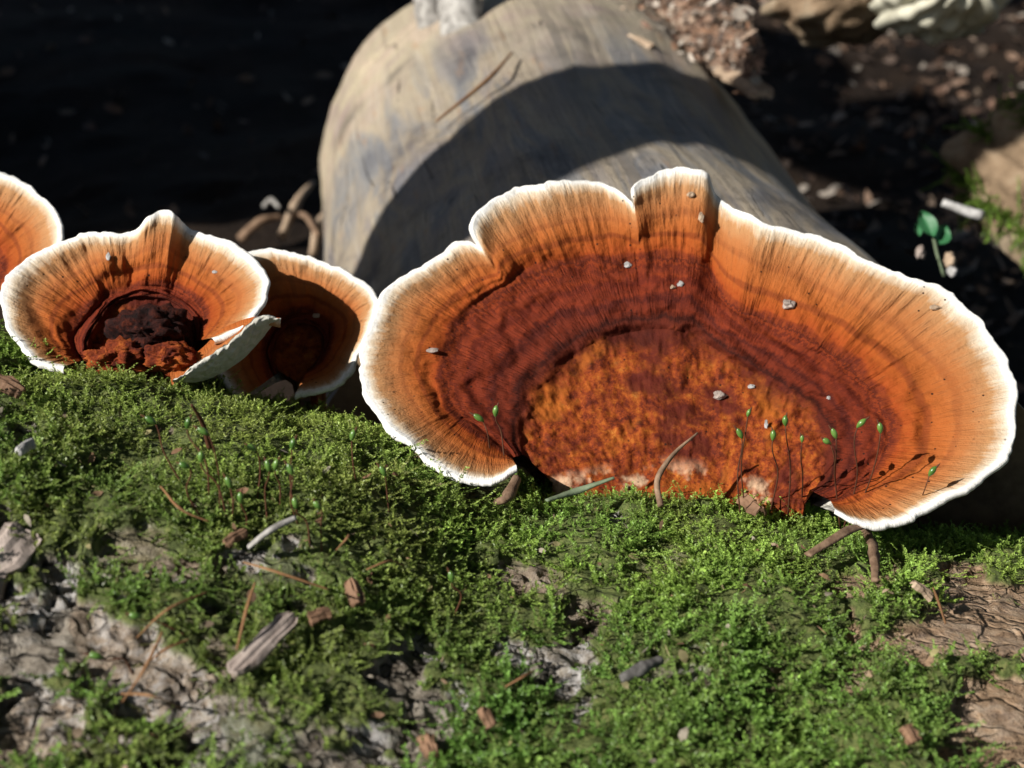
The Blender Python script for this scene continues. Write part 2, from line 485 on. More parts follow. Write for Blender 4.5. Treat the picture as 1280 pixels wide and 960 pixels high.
# ------------------------------------------------------------------ bracket fungi
def fungus_material(name, seed=0.0, red=1.0):
    t = NT(name)
    fan = t.xyz(t.attr('fan')); arc, q, side = fan[0], fan[1], fan[2]
    co = t.coord()
    av = t.math('ADD', arc, seed)
    # fibres run from the middle to the margin
    fib = t.noise(t.comb(t.math('MULTIPLY', av, 125.0), t.math('MULTIPLY', q, 3.0), seed), 1.0, 4, 0.65)
    fib2 = t.noise(t.comb(t.math('MULTIPLY', av, 230.0), t.math('MULTIPLY', q, 5.0), seed + 3), 1.0, 3, 0.6)
    slow = t.noise(t.comb(t.math('MULTIPLY', av, 5.0), t.math('MULTIPLY', q, 1.6), seed + 7), 1.0, 4, 0.6)
    mott = t.noise(co, 34, 9, 0.80); fine = t.noise(co, 110, 4, 0.75)
    qq = t.math('ADD', q, t.math('MULTIPLY', t.math('SUBTRACT', fib, 0.5), 0.17))
    qq = t.math('ADD', qq, t.math('MULTIPLY', t.math('SUBTRACT', slow, 0.5), 0.34))
    qq = t.math('ADD', qq, t.math('MULTIPLY', t.math('SUBTRACT', fib2, 0.5), 0.14))
    nearrim = t.maprange(q, 2.80, 2.98)
    qq = t.math('ADD', t.math('MULTIPLY', qq, t.math('SUBTRACT', 1.0, t.math('MULTIPLY', nearrim, 0.6))), t.math('MULTIPLY', q, t.math('MULTIPLY', nearrim, 0.6)))
    # keep the margin itself white
    edge = t.math('MULTIPLY', t.maprange(t.math('ADD', q, t.math('MULTIPLY', t.math('SUBTRACT', slow, 0.5), 0.12)), 2.94, 2.992), 0.95)
    qq = t.math('ADD', qq, t.math('MULTIPLY', t.math('MULTIPLY', t.math('SUBTRACT', mott, 0.5), 0.5), t.maprange(q, 2.5, 2.0)))
    col = t.ramp(t.math('MULTIPLY', qq, 1 / 3.0), [
        (0.300, (0.045, 0.008, 0.005)), (0.345, (0.085, 0.013, 0.006)), (0.385, (0.030, 0.006, 0.004)), (0.435, (0.150, 0.022, 0.008)), (0.475, (0.055, 0.009, 0.006)),
        (0.520, (0.190, 0.028, 0.009)), (0.565, (0.095, 0.014, 0.007)), (0.605, (0.220, 0.035, 0.009)), (0.632, (0.080, 0.012, 0.006)), (0.650, (0.210, 0.034, 0.008)), (0.668, (0.060, 0.010, 0.006)), (0.695, (0.270, 0.048, 0.009)),
        (0.760, (0.330, 0.078, 0.014)), (0.820, (0.355, 0.104, 0.025)), (0.885, (0.365, 0.138, 0.046)), (0.942, (0.41, 0.215, 0.095)),
        (0.974, (0.60, 0.49, 0.36)), (1.0, (0.82, 0.80, 0.76))])
    # concentric zones
    zon = t.math('SINE', t.math('ADD', t.math('MULTIPLY', q, 26.0), t.math('MULTIPLY', slow, 9.0)))
    zf = t.math('MULTIPLY', t.math('MULTIPLY', t.maprange(zon, 0.2, 1.0), 0.5), t.maprange(q, 2.75, 2.3))
    col = t.mix(zf, col, (0.11, 0.018, 0.008))
    # dark hairs between the fibres
    hair = t.math('MULTIPLY', t.maprange(fib2, 0.54, 0.70), t.maprange(fib, 0.36, 0.60))
    hair = t.math('MULTIPLY', hair, t.math('MULTIPLY', t.math('MULTIPLY', t.maprange(q, 2.97, 2.78), t.maprange(q, 1.0, 1.2)), t.maprange(slow, 0.38, 0.60, 0.20, 0.55)))
    col = t.mix(hair, col, (0.075, 0.018, 0.008))
    # the floor in the middle: mottled rust
    flo = t.ramp(mott, [(0.34, (0.030, 0.007, 0.005)), (0.43, (0.120, 0.020, 0.007)), (0.50, (0.225, 0.042, 0.009)), (0.58, (0.32, 0.080, 0.012)), (0.66, (0.42, 0.145, 0.025)), (0.74, (0.55, 0.30, 0.11))])
    flo = t.mix(t.maprange(fine, 0.56, 0.66, 0, 0.75), flo, (0.09, 0.015, 0.008))
    spot = t.noise(co, 8, 5, 0.6)
    flo = t.mix(t.maprange(spot, 0.52, 0.66, 0, 0.9), flo, (0.075, 0.011, 0.007))
    flo = t.mix(t.math('MULTIPLY', t.maprange(spot, 0.47, 0.36), 0.55), flo, (0.42, 0.12, 0.016))
    big_n = t.noise(co, 11, 4, 0.6)
    col = t.mix(t.maprange(t.math('ADD', t.math('ADD', q, t.math('MULTIPLY', t.math('SUBTRACT', mott, 0.5), 0.9)), t.math('MULTIPLY', t.math('SUBTRACT', big_n, 0.5), 1.0)), 1.15, 0.80), col, flo)
    # pale bare flesh where the cap meets the moss
    pale = t.math('MULTIPLY', t.maprange(side, 0.35, 0.9), t.maprange(big_n, 0.53, 0.64))
    col = t.mix(pale, col, (0.55, 0.36, 0.23))
    # pin pricks
    vo = t.voro(co, 42); pk = t.maprange(vo, 0.12, 0.07)
    pk = t.math('MULTIPLY', pk, t.maprange(t.noise(co, 7, 2), 0.47, 0.56))
    col = t.mix(pk, col, (0.02, 0.008, 0.006))
    col = t.mix(edge, col, t.ramp(fine, [(0.3, (0.62, 0.60, 0.56)), (0.6, (0.85, 0.84, 0.81))]))
    hgt = t.math('MULTIPLY', t.math('ADD', t.math('MULTIPLY', fib, 0.8), t.math('MULTIPLY', fib2, 0.6)), t.maprange(q, 0.95, 1.2))
    hgt = t.math('ADD', hgt, t.math('MULTIPLY', fine, 0.6))
    hgt = t.math('MULTIPLY', hgt, t.maprange(q, 3.02, 2.85, 0.35, 1.0))
    t.bump(hgt, 0.55, 0.012)
    return t.fin(col, 0.8, 0.12)

def pore_material():
    t = NT('fungus_pores'); co = t.coord()
    v = t.voro(co, 85); n = t.noise(co, 12, 5, 0.6)
    fan = t.xyz(t.attr('fan'))
    col = t.ramp(n, [(0.3, (0.38, 0.36, 0.30)), (0.7, (0.55, 0.54, 0.49))])
    col = t.mix(t.maprange(v, 0.25, 0.05, 0, 0.5), col, (0.30, 0.27, 0.21))
    col = t.mix(t.maprange(fan[1], 1.9, 1.0), col, (0.26, 0.12, 0.05))
    t.bump(t.math('ADD', v, t.math('MULTIPLY', n, 0.5)), 0.5, 0.01)
    m = t.fin(col, 0.7, 0.2)
    t.b.inputs['Subsurface Weight'].default_value = 0.0
    return m
MAT['pores'] = pore_material()

def fungus(label, px_st, h_st, plane_elev, base_depth, base_px, mat, N=700, M=170, rim=0.008, hs=1.0, seed=0, group=None, az=0.0,
           wave=1.0, thick=0.10, cap_fn=None, min_clear=None):
    """fan of four traced curves (outer margin, outer and inner edge of the dark zone, foot) laid on a tilted plane and
    raised by h into a shallow funnel with thickness; returns its Empty and a function for points on its face"""
    st = np.array(px_st, float)                          # (S,4,2)
    hh = np.array(h_st, float)                           # (S,4)
    cum = np.r_[0, np.cumsum(np.linalg.norm(np.diff(st[:, 0], axis=0), axis=1))]
    k = np.linspace(0, cum[-1], N)
    curves = [spline(cum, st[:, 0], k)]
    ker = np.hanning(2 * (N // 60) + 3); ker /= ker.sum(); pad = len(ker) // 2
    for c in (1, 2, 3):
        y = np.stack([np.interp(k, cum, st[:, c, a]) for a in (0, 1)], -1)
        y = np.stack([np.convolve(np.pad(y[:, a], pad, mode='edge'), ker, mode='valid') for a in (0, 1)], -1)
        curves.append(y)
    hcur = [spline(cum, hh[:, c], k) for c in range(4)]
    O, D1, D2, B = curves
    hO, hD1, hD2, hB = hcur
    # small scallops on the margin
    out = nrm(O - D1)
    sc_px = (2.8 * fbm(k / 30, 0 * k + seed, seed=seed + 1, oct=3) + 0.9 * noise(k / 6, 0 * k, seed=seed + 2)) * wave
    P0 = at(*base_px, base_depth)
    pxu = base_depth / FPX
    O = O + out * (sc_px - rim / pxu * 0.8)[:, None]
    n = np.array([math.sin(az) * math.cos(plane_elev), -math.cos(az) * math.cos(plane_elev), math.sin(plane_elev)])
    q = np.r_[np.linspace(0, 1, M // 4, endpoint=False), np.linspace(1, 2, M // 3, endpoint=False), np.linspace(2, 3, M - M // 4 - M // 3)]
    Q, K = np.meshgrid(q, k)
    def lerp4(b, d2, d1, o):
        Qe = Q if b.ndim == 1 else Q[..., None]
        b, d2, d1, o = (a[:, None] if a.ndim == 1 else a[:, None, :] for a in (b, d2, d1, o))
        r = np.where(Qe < 1, b + (d2 - b) * Qe, np.where(Qe < 2, d2 + (d1 - d2) * (Qe - 1), d1 + (o - d1) * (Qe - 2)))
        return r
    PX = lerp4(B, D2, D1, O)
    Hh = lerp4(hB, hD2, hD1, hO) * hs
    # smooth the kinks of the profile along q
    arc = K * pxu
    s_arc = arc + seed * 3.1
    ang_n = fbm(s_arc * 5, Q * 1.2, seed=seed + 5, oct=3)
    zone = (0.004 * np.sin(Q * 9 + 2.2 * ang_n) + 0.0018 * np.sin(Q * 19 + 6 * ang_n) * sstep(2.6, 2.1, Q)) * sstep(1.05, 1.3, Q) * sstep(2.9, 2.4, Q)
    fibre = (0.0017 * noise(s_arc * 62, Q * 2.4, seed=seed + 8) + 0.0014 * noise(s_arc * 120, Q * 4, seed=seed + 9)) * (0.35 + 0.65 * sstep(1.8, 2.3, Q)) * sstep(1.0, 1.2, Q) * sstep(3.0, 2.8, Q)
    ripple = 0.005 * fbm(s_arc * 7, Q * 1.5, seed=seed + 12, oct=3) * sstep(1.1, 2.6, Q) * wave
    xx, yy = PX[..., 0] * pxu, PX[..., 1] * pxu
    floor = (0.007 * fbm(xx * 12, yy * 16, seed=seed + 14, oct=4) + 0.003 * fbm(xx * 70, yy * 80, seed=seed + 15, oct=2)) * sstep(1.15, 0.95, Q)
    lump = 0.003 * fbm(xx * 34, yy * 40, seed=seed + 18, oct=3) * sstep(2.7, 2.0, Q)
    qs_ = Q + 0.07 * fbm(xx * 16, yy * 16, seed=seed + 25, oct=3)
    stp = 0.016 * sstep(0.92, 1.14, qs_) * sstep(1.9, 1.2, Q) * (0.35 + 0.65 * sstep(0.75, 0.45, K / K.max())) * (0.9 + 0.25 * noise(s_arc * 6, 0 * Q, seed=seed + 26))
    Ht = Hh + stp + zone + fibre + ripple + floor + lump
    Rr = ray(PX[..., 0], PX[..., 1])
    tt = ((P0 - CAM) @ n + Ht) / (Rr @ n)
    Pt = CAM + Rr * tt[..., None]
    if cap_fn is not None: Pt = cap_fn(Pt, PX, Q)
    side = np.clip(sstep(0.45, 0.0, Q), 0, 1)
    fan = np.stack([arc, Q, side], -1)
    root = empty('bracket_fungus', P0, label, 'fungus', group)
    mi = M // 4
    F = grid_faces(N, M - mi)
    # cap: dark ring to margin, plus the rounded margin
    Pc = Pt[:, mi:]; fc = fan[:, mi:]
    e = nrm(Pt[:, -1] - Pt[:, -6])
    nl = nrm(n - e * (e @ n)[:, None])
    rr = rim * (1 + 0.35 * noise(k / 30, 0 * k, seed=seed + 20))
    cen = Pt[:, -1] - nl * rr[:, None]
    aa = np.linspace(0, math.pi, 9)[1:]
    roll = cen[:, None] + rr[:, None, None] * (np.cos(aa)[None, :, None] * nl[:, None] + np.sin(aa)[None, :, None] * e[:, None])
    Vc = np.concatenate([Pc, roll], 1); fr = np.stack([np.repeat(arc[:, -1:], 8, 1), np.full((N, 8), 3.0), np.zeros((N, 8))], -1)
    fc = np.concatenate([fc, fr], 1)
    Fc = grid_faces(N, Vc.shape[1])
    loc = Vector(P0)
    link('cap', mesh_np('cap', Vc.reshape(-1, 3) - P0, Fc, mat, attrs={'fan': ('FLOAT_VECTOR', fc.reshape(-1, 3))}), root, loc)
    # middle floor
    Pm = Pt[:, :mi + 1].copy()
    # carry the foot down into the moss
    foot = Pm[:, :1] - n * 0.06 - np.array([0, 0, 0.10])
    Vm = np.concatenate([foot, Pm], 1); fm = np.concatenate([fan[:, :1], fan[:, :mi + 1]], 1)
    link('core', mesh_np('core', Vm.reshape(-1, 3) - P0, grid_faces(N, Vm.shape[1]), mat, attrs={'fan': ('FLOAT_VECTOR', fm.reshape(-1, 3))}), root, loc)
    # pore side below
    qs = np.linspace(3, 0.0, 26)
    idx = np.clip(np.searchsorted(q, qs), 0, M - 1)
    th = thick * (1 - qs / 3.0) ** 0.8
    w = sstep(3.0, 2.6, qs)[None, :, None]
    rib = 0.004 * noise(s_arc[:, idx] * 45, Q[:, idx] * 2, seed=seed + 23)
    nloc = nrm(0.6 * n - 0.8 * FWD)
    off = (nl * 2 * rr[:, None])[:, None] * (1 - w) + nloc * (2 * rim + th[None, :, None] + 0.004 + rib[..., None]) * w
    Ps = Pt[:, idx] - off
    Ps[:, 0] = roll[:, -1]
    # sink the foot
    Ps[:, -6:] -= np.linspace(0, 0.22, 6)[None, :, None] * np.array([0, 0, 1.0])
    fs = fan[:, idx]
    link('pore_surface', mesh_np('pore_surface', Ps.reshape(-1, 3) - P0, grid_faces(N, len(qs)), MAT['pores'], attrs={'fan': ('FLOAT_VECTOR', fs.reshape(-1, 3))}), root, loc)
    return root, Pt, PX, n, P0

def st(*rows):
    return [[(r[0], r[1]), (r[2], r[3]), (r[4], r[5]), (r[6], r[7])] for r in rows]

# --- the big one
BIG = st(
 (648, 586, 642, 574, 655, 570, 690, 603), (602, 603, 612, 552, 652, 552, 700, 606), (545, 581, 587, 532, 652, 536, 712, 609),
 (490, 537, 566, 506, 655, 519, 724, 611), (452, 482, 554, 470, 662, 501, 738, 613), (455, 430, 556, 435, 672, 488, 750, 615),
 (483, 362, 570, 405, 690, 473, 762, 617), (530, 330, 592, 385, 706, 458, 774, 618), (588, 300, 625, 366, 712, 448, 784, 619),
 (597, 306, 634, 362, 715, 445, 786, 619), (590, 284, 642, 357, 718, 442, 789, 619), (600, 262, 656, 350, 727, 437, 795, 620),
 (640, 236, 690, 338, 745, 428, 805, 621), (695, 225, 730, 330, 765, 421, 815, 622), (750, 229, 768, 326, 790, 415, 827, 623),
 (780, 242, 788, 325, 802, 413, 834, 623), (794, 254, 800, 324, 807, 412, 838, 623), (790, 238, 803, 324, 810, 411, 841, 623),
 (806, 220, 815, 323, 818, 411, 845, 624), (845, 209, 845, 323, 840, 412, 852, 624), (884, 212, 875, 326, 860, 417, 862, 624),
 (896, 240, 890, 345, 875, 423, 870, 624), (912, 255, 900, 366, 886, 431, 877, 624), (940, 268, 920, 383, 900, 441, 886, 624),
 (1000, 290, 955, 400, 925, 456, 900, 624), (1060, 308, 1000, 421, 950, 471, 915, 624), (1120, 338, 1036, 441, 975, 486, 930, 624),
 (1185, 363, 1066, 462, 995, 501, 944, 624), (1235, 410, 1091, 487, 1010, 516, 957, 624), (1262, 460, 1106, 515, 1022, 531, 968, 624),
 (1271, 515, 1114, 540, 1030, 546, 978, 625), (1256, 572, 1110, 563, 1033, 561, 988, 625), (1222, 601, 1100, 585, 1035, 576, 996, 625),
 (1170, 627, 1080, 601, 1032, 591, 1002, 626), (1120, 650, 1065, 613, 1026, 601, 1006, 627), (1075, 652, 1050, 623, 1020, 609, 1008, 628),
 (1046, 641, 1036, 626, 1011, 613, 1005, 630))
def hbig(i, S):
    s = i / (S - 1)
    # heights: margin, outer dark edge, inner dark edge, foot
    o, d1, d2, b = 0.115, 0.055, 0.020, 0.0
    if i <= 9: o = 0.10; d1 = 0.060
    if i <= 3: o = 0.145
    if i >= 30: o = 0.125; d1 = 0.055
    if 10 <= i <= 13: o += 0.016; d1 += 0.004
    if 17 <= i <= 20: o += 0.026; d1 += 0.012
    if i in (21, 22): o -= 0.022; d1 -= 0.014
    return (o, d1, d2, b)
S_ = len(BIG)
HB = [hbig(i, S_) for i in range(S_)]
def step_in(P, PX, Q):
    return P
MAT['fungus_big'] = fungus_material('fungus_big_cap', 0.0)
big_depth = 2.66
big, bigP, bigPX, bigN, bigP0 = fungus('very large orange and maroon bracket fungus with white scalloped margin', BIG, HB, math.radians(60), big_depth, (850, 622),
    MAT['fungus_big'], N=880, M=176, rim=0.0065, seed=3, thick=0.13)

# --- the smaller cup on the left
L1 = st(
 (80, 458, 95, 453, 112, 448, 122, 470), (40, 447, 80, 441, 110, 437, 130, 471), (15, 415, 72, 426, 112, 426, 138, 472), (0, 378, 72, 411, 118, 413, 145, 472),
 (6, 348, 80, 395, 126, 401, 150, 473), (38, 318, 92, 379, 133, 391, 156, 473), (85, 296, 115, 363, 140, 383, 162, 474), (135, 290, 143, 353, 150, 377, 168, 474),
 (168, 286, 165, 346, 165, 373, 174, 474), (184, 270, 180, 341, 178, 372, 178, 475), (200, 262, 195, 339, 190, 373, 182, 475), (218, 268, 208, 341, 203, 374, 186, 475),
 (232, 281, 220, 345, 213, 377, 190, 475), (262, 292, 238, 353, 222, 382, 195, 475), (292, 304, 252, 363, 229, 388, 200, 475), (318, 327, 262, 373, 235, 395, 205, 475),
 (334, 352, 268, 384, 239, 403, 210, 475), (330, 378, 268, 396, 241, 411, 214, 475), (309, 402, 262, 406, 242, 418, 218, 474), (286, 416, 258, 413, 243, 425, 222, 473),
 (268, 422, 254, 420, 243, 432, 226, 472))
for r4 in L1: r4[1] = tuple(0.5 * np.array(r4[1]) + 0.5 * np.array(r4[2]))
HL1 = []
for i in range(len(L1)):
    o, d1, d2, b = 0.095, 0.035, 0.012, 0.0
    if i in (9, 10, 11): o += 0.03; d1 += 0.01
    if i in (12, 13): o -= 0.01
    if i <= 1: o = 0.11
    HL1.append((o, d1, d2, b))
MAT['fungus_cup'] = fungus_material('fungus_cup_cap', 11.0)
cup, cupP, cupPX, cupN, cupP0 = fungus('orange cup shaped fungus with dark lumpy centre and a pointed back margin', L1, HL1, math.radians(62), 2.74, (185, 473),
    MAT['fungus_cup'], N=560, M=120, rim=0.006, seed=31, thick=0.09)

# --- behind it, half in its shadow
L2 = st(
 (300, 500, 330, 480, 350, 465, 372, 478), (276, 470, 318, 460, 345, 452, 374, 476), (268, 425, 315, 435, 343, 440, 377, 474), (275, 370, 322, 405, 347, 428, 380, 472),
 (292, 332, 335, 385, 353, 418, 383, 471), (318, 314, 350, 372, 361, 411, 386, 470), (352, 314, 370, 368, 372, 408, 389, 470), (400, 325, 395, 370, 386, 409, 392, 470),
 (440, 346, 415, 382, 396, 414, 394, 471), (470, 372, 428, 396, 402, 421, 396, 472), (466, 405, 428, 414, 403, 430, 396, 474), (452, 440, 420, 432, 401, 440, 395, 476),
 (430, 472, 408, 450, 396, 449, 393, 478), (402, 489, 396, 462, 391, 456, 390, 480), (368, 494, 380, 470, 384, 462, 386, 482))
for r4 in L2: r4[1] = tuple(0.45 * np.array(r4[1]) + 0.55 * np.array(r4[2]))
HL2 = [(0.11, 0.045, 0.015, 0.0)] * len(L2)
MAT['fungus_mid'] = fungus_material('fungus_shaded_cap', 23.0)
mid, midP, midPX, midN, midP0 = fungus('orange fungus half in shadow between the cup shaped one and the largest one', L2, HL2, math.radians(55), 2.95, (390, 475),
    MAT['fungus_mid'], N=420, M=110, rim=0.006, seed=57, thick=0.08)

# --- cut off by the left border
L0 = st(
 (-180, 380, -130, 370, -95, 365, -60, 395), (-205, 330, -140, 345, -98, 350, -58, 394), (-190, 270, -130, 315, -92, 335, -54, 392), (-140, 230, -105, 292, -80, 322, -50, 390),
 (-80, 210, -70, 280, -62, 315, -46, 389), (-20, 208, -38, 280, -44, 315, -42, 388), (30, 228, -12, 292, -30, 322, -40, 388), (68, 262, 8, 310, -20, 333, -38, 389),
 (78, 292, 14, 328, -16, 345, -38, 390), (70, 330, 8, 345, -18, 356, -38, 392), (40, 360, -8, 362, -25, 367, -40, 394))
for r4 in L0: r4[1] = tuple(0.6 * np.array(r4[1]) + 0.4 * np.array(r4[2]))
HL0 = [(0.11, 0.04, 0.015, 0.0)] * len(L0)
MAT['fungus_left'] = fungus_material('fungus_edge_cap', 37.0)
lef, lefP, lefPX, lefN, lefP0 = fungus('orange white rimmed fungus cut off by the left edge of the picture', L0, HL0, math.radians(58), 2.98, (-45, 392),
    MAT['fungus_left'], N=420, M=110, rim=0.006, seed=77, thick=0.08)
# ------------------------------------------------------------------ ground and logs behind
floor_v = None
def soil_material():
    t = NT('forest_soil'); co = t.coord()
    n1 = t.noise(co, 1.2, 8, 0.65); n2 = t.noise(co, 14, 6, 0.7)
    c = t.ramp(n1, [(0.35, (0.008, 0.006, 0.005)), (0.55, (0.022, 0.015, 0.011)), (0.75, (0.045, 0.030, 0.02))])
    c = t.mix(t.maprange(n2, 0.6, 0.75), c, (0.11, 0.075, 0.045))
    t.bump(t.math('ADD', n1, n2), 0.8, 0.05)
    return t.fin(c, 0.9, 0.1)
MAT['soil'] = soil_material()

def ground_z(x, y):
    return -1.25 + 0.05 * np.maximum(y - 2, 0) + 0.10 * fbm(x * 0.6, y * 0.6, seed=91, oct=4) + 0.02 * fbm(x * 5, y * 5, seed=95, oct=3)

def build_floor():
    x = np.r_[np.linspace(-300, -14, 16), np.linspace(-13, 13, 160), np.linspace(14, 300, 16)]
    y = np.r_[np.linspace(-300, -9, 16), np.linspace(-8, 18, 160), np.linspace(19, 300, 16)]
    X, Y = np.meshgrid(x, y, indexing='ij')
    Z = ground_z(np.clip(X, -20, 20), np.clip(Y, -20, 20))
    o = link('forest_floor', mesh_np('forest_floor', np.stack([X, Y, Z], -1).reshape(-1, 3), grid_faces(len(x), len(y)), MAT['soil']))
    o['kind'] = 'structure'; o['label'] = 'dark shaded forest soil behind the logs'
build_floor()

def cyl_log(name, A, B, ra, rb, mat, label, disp, parent=None, nu=160, na=120, ends=True, end_round=0.0, slant=0.0):
    A = np.asarray(A, float); B = np.asarray(B, float); ax = nrm(B - A); Lg = np.linalg.norm(B - A)
    ref = nrm(np.array([0, 0, 1.0]) - ax * ax[2]); s = np.cross(ax, ref)
    u = np.linspace(0, 1, nu); a = np.linspace(0, 2 * np.pi, na, endpoint=False)
    U, Aa = np.meshgrid(u, a, indexing='ij')
    r = (ra + (rb - ra) * U)
    if end_round:
        for e in (1 - U,):
            x = np.clip(e * Lg / end_round, 0, 1); r = r * (0.72 + 0.28 * np.sqrt(1 - (1 - x) ** 2))
    r = r + disp(U * Lg, Aa, r)
    Ue = U * Lg - slant * np.sin(Aa) * (1 - U) ** 3
    V = A + Ue[..., None] * ax + r[..., None] * (np.cos(Aa)[..., None] * ref + np.sin(Aa)[..., None] * s)
    V = V.reshape(-1, 3)
    i = np.arange(nu - 1)[:, None]; j = np.arange(na)[None, :]; j2 = (j + 1) % na
    F = np.stack([i * na + j, i * na + j2, (i + 1) * na + j2, (i + 1) * na + j], -1).reshape(-1, 4)
    attr = {'lg': ('FLOAT_VECTOR', np.stack([U * Lg, Aa, r], -1).reshape(-1, 3))}
    o = link(name, mesh_np(name, V, F, mat, attrs=attr))
    if label: tag(o, label, 'log')
    if ends:
        for k0, nm in ((0, 'broken_end'), (nu - 1, 'broken_end')):
            ring = V[k0 * na:(k0 + 1) * na]; c = ring.mean(0)
            jj = np.arange(na)
            link(nm, mesh_np(nm, np.vstack([ring, c[None]]), np.stack([jj, (jj + 1) % na, np.full(na, na)], -1), MAT['wood_end'], smooth=False), o)
    return o, dict(A=A, ax=ax, L=Lg, ref=ref, s=s, ra=ra, rb=rb)

def grey_log_material():
    t = NT('weathered_grey_wood'); lg = t.xyz(t.attr('lg'))
    v = t.comb(t.math('MULTIPLY', lg[0], 0.35), t.math('MULTIPLY', lg[1], 1.6))
    co = t.coord()
    n1 = t.noise(v, 2.4, 5, 0.6, 0.7); n2 = t.noise(v, 9, 6, 0.65); n3 = t.noise(co, 3.2, 5, 0.6); n4 = t.noise(co, 30, 4, 0.6)
    c = t.ramp(n1, [(0.33, (0.13, 0.135, 0.155)), (0.42, (0.21, 0.21, 0.22)), (0.50, (0.34, 0.29, 0.225)), (0.58, (0.24, 0.215, 0.205)), (0.66, (0.155, 0.16, 0.185)), (0.75, (0.29, 0.26, 0.205))])
    c2 = t.ramp(n3, [(0.35, (0.34, 0.27, 0.24)), (0.5, (0.42, 0.365, 0.27)), (0.62, (0.46, 0.37, 0.30)), (0.72, (0.38, 0.35, 0.24))])
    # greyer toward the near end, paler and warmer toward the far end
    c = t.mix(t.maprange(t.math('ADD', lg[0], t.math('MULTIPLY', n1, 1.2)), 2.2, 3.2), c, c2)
    gr = t.noise(t.comb(t.math('MULTIPLY', lg[0], 1.1), t.math('MULTIPLY', lg[1], 22.0)), 1.0, 6, 0.7, 0.3)
    c = t.mix(t.maprange(n2, 0.58, 0.70, 0, 0.6), c, (0.36, 0.22, 0.13))
    c = t.mix(t.maprange(gr, 0.52, 0.70, 0, 0.38), c, (0.09, 0.075, 0.065))
    c = t.mix(t.maprange(gr, 0.46, 0.30, 0, 0.45), c, (0.52, 0.47, 0.40))
    crk = t.noise(t.comb(t.math('MULTIPLY', lg[0], 0.35), t.math('MULTIPLY', lg[1], 5.0), 3.0), 1.0, 1, 0.4, 0.0)
    crk = t.math('MULTIPLY', t.maprange(t.math('ABSOLUTE', t.math('SUBTRACT', crk, 0.5)), 0.007, 0.0), t.maprange(n3, 0.52, 0.62))
    c = t.mix(crk, c, (0.015, 0.012, 0.01))
    c = t.mix(t.maprange(n4, 0.60, 0.72, 0, 0.5), c, (0.10, 0.08, 0.06))
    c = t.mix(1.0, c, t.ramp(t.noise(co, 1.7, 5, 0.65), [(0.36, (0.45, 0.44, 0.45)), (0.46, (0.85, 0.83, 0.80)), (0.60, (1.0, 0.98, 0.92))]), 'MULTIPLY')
    t.bump(t.math('SUBTRACT', t.math('ADD', gr, t.math('MULTIPLY', n4, 0.5)), t.math('MULTIPLY', crk, 1.5)), 0.6, 0.03)
    return t.fin(c, 0.6, 0.3)
MAT['grey_wood'] = grey_log_material()

A1 = at(725, 420, 4.75); A2 = at(640, 200, 6.5)
ax_ = nrm(A2 - A1)
Lb = np.linalg.norm(A2 - A1)
def back_disp(x, a, r):
    ringp = x - (Lb + 0.8 + 0.10 * np.sin(a * 2 + 1))
    groove = -0.035 * np.exp(-((x - (Lb * 1.70 - 0.42) - 0.06 * np.sin(a * 2)) / 0.035) ** 2)
    return groove + 0.035 * fbm(x * 0.8, np.cos(a) * 1.2, np.sin(a) * 1.2, seed=101, oct=3) + 0.008 * fbm(x * 2, np.cos(a) * 9, np.sin(a) * 9, seed=104, oct=3)
SLANT = 0.45
backlog, BK = cyl_log('grey_log', A1 - ax_ * (Lb * 1.33 / 1.75), A2, 0.85, 0.88, MAT['grey_wood'], 'smooth weathered grey log with a band of shadow across it', back_disp, nu=130, na=150, end_round=0.2, slant=SLANT)

def back_surface(px, py, lift=0.0):
    r = nrm(ray(float(px), float(py))); w = CAM - BK['A']; ax = BK['ax']
    rp = r - ax * (r @ ax); wp = w - ax * (w @ ax); rad = 0.865 + lift
    a = rp @ rp; b = 2 * rp @ wp; c = wp @ wp - rad * rad; D = b * b - 4 * a * c
    t = (-b - math.sqrt(max(D, 0))) / (2 * a)
    return CAM + r * t


# ------------------------------------------------------------------ unseen trees: two added for shade, one bearing the arch branch
def trunk_bark():
    t = NT('trunk_bark'); co = t.scale(t.coord(), 1, 1, 0.35)
    n = t.noise(co, 6, 6, 0.65)
    t.bump(n, 0.8, 0.08)
    return t.fin(t.ramp(n, [(0.3, (0.03, 0.022, 0.016)), (0.7, (0.13, 0.10, 0.075))]), 0.9, 0.1)
MAT['trunk_bark'] = trunk_bark()

def shade_tree(x, y, r, h, label, seed):  # trunk added out of view so its shade darkens the background
    z0 = float(ground_z(np.array(x), np.array(y))) - 0.3
    zz = np.linspace(0, h, 40)
    pts = np.stack([x + 0.12 * np.sin(zz * 0.5 + seed), y + 0.1 * np.cos(zz * 0.4 + seed), z0 + zz], -1)
    rad = r * (1 + 0.35 * np.exp(-zz / 0.8)) * (1 - 0.03 * zz)
    V, F = tube(pts, rad, 36, 0.03, seed)
    o = empty('shade_tree', (x, y, z0), label, 'tree', 'added shade trees left of the picture')
    link('trunk', mesh_np('trunk', V - pts[0], F, MAT['trunk_bark']), o, pts[0])
    r2 = np.random.default_rng(seed)
    for k in range(5):
        zb = h * r2.uniform(0.5, 0.95); a = r2.uniform(1.9, 4.3)
        b0 = np.array([x, y, z0 + zb]); b1 = b0 + np.array([math.cos(a) * 2.2, math.sin(a) * 2.2, r2.uniform(0.2, 0.9)])
        bp = bez([b0, (b0 + b1) / 2 + [0, 0, 0.25], b1], 12)
        V, F = tube(bp, np.linspace(0.16, 0.03, 12), 10, 0.06, seed + k)
        link('branch', mesh_np('branch', V - pts[0], F, MAT['trunk_bark']), o, pts[0])
shade_tree(-6.2, 3.1, 1.75, 6.2, 'nearer of the two broken topped shade trunks added left of the picture', 5)
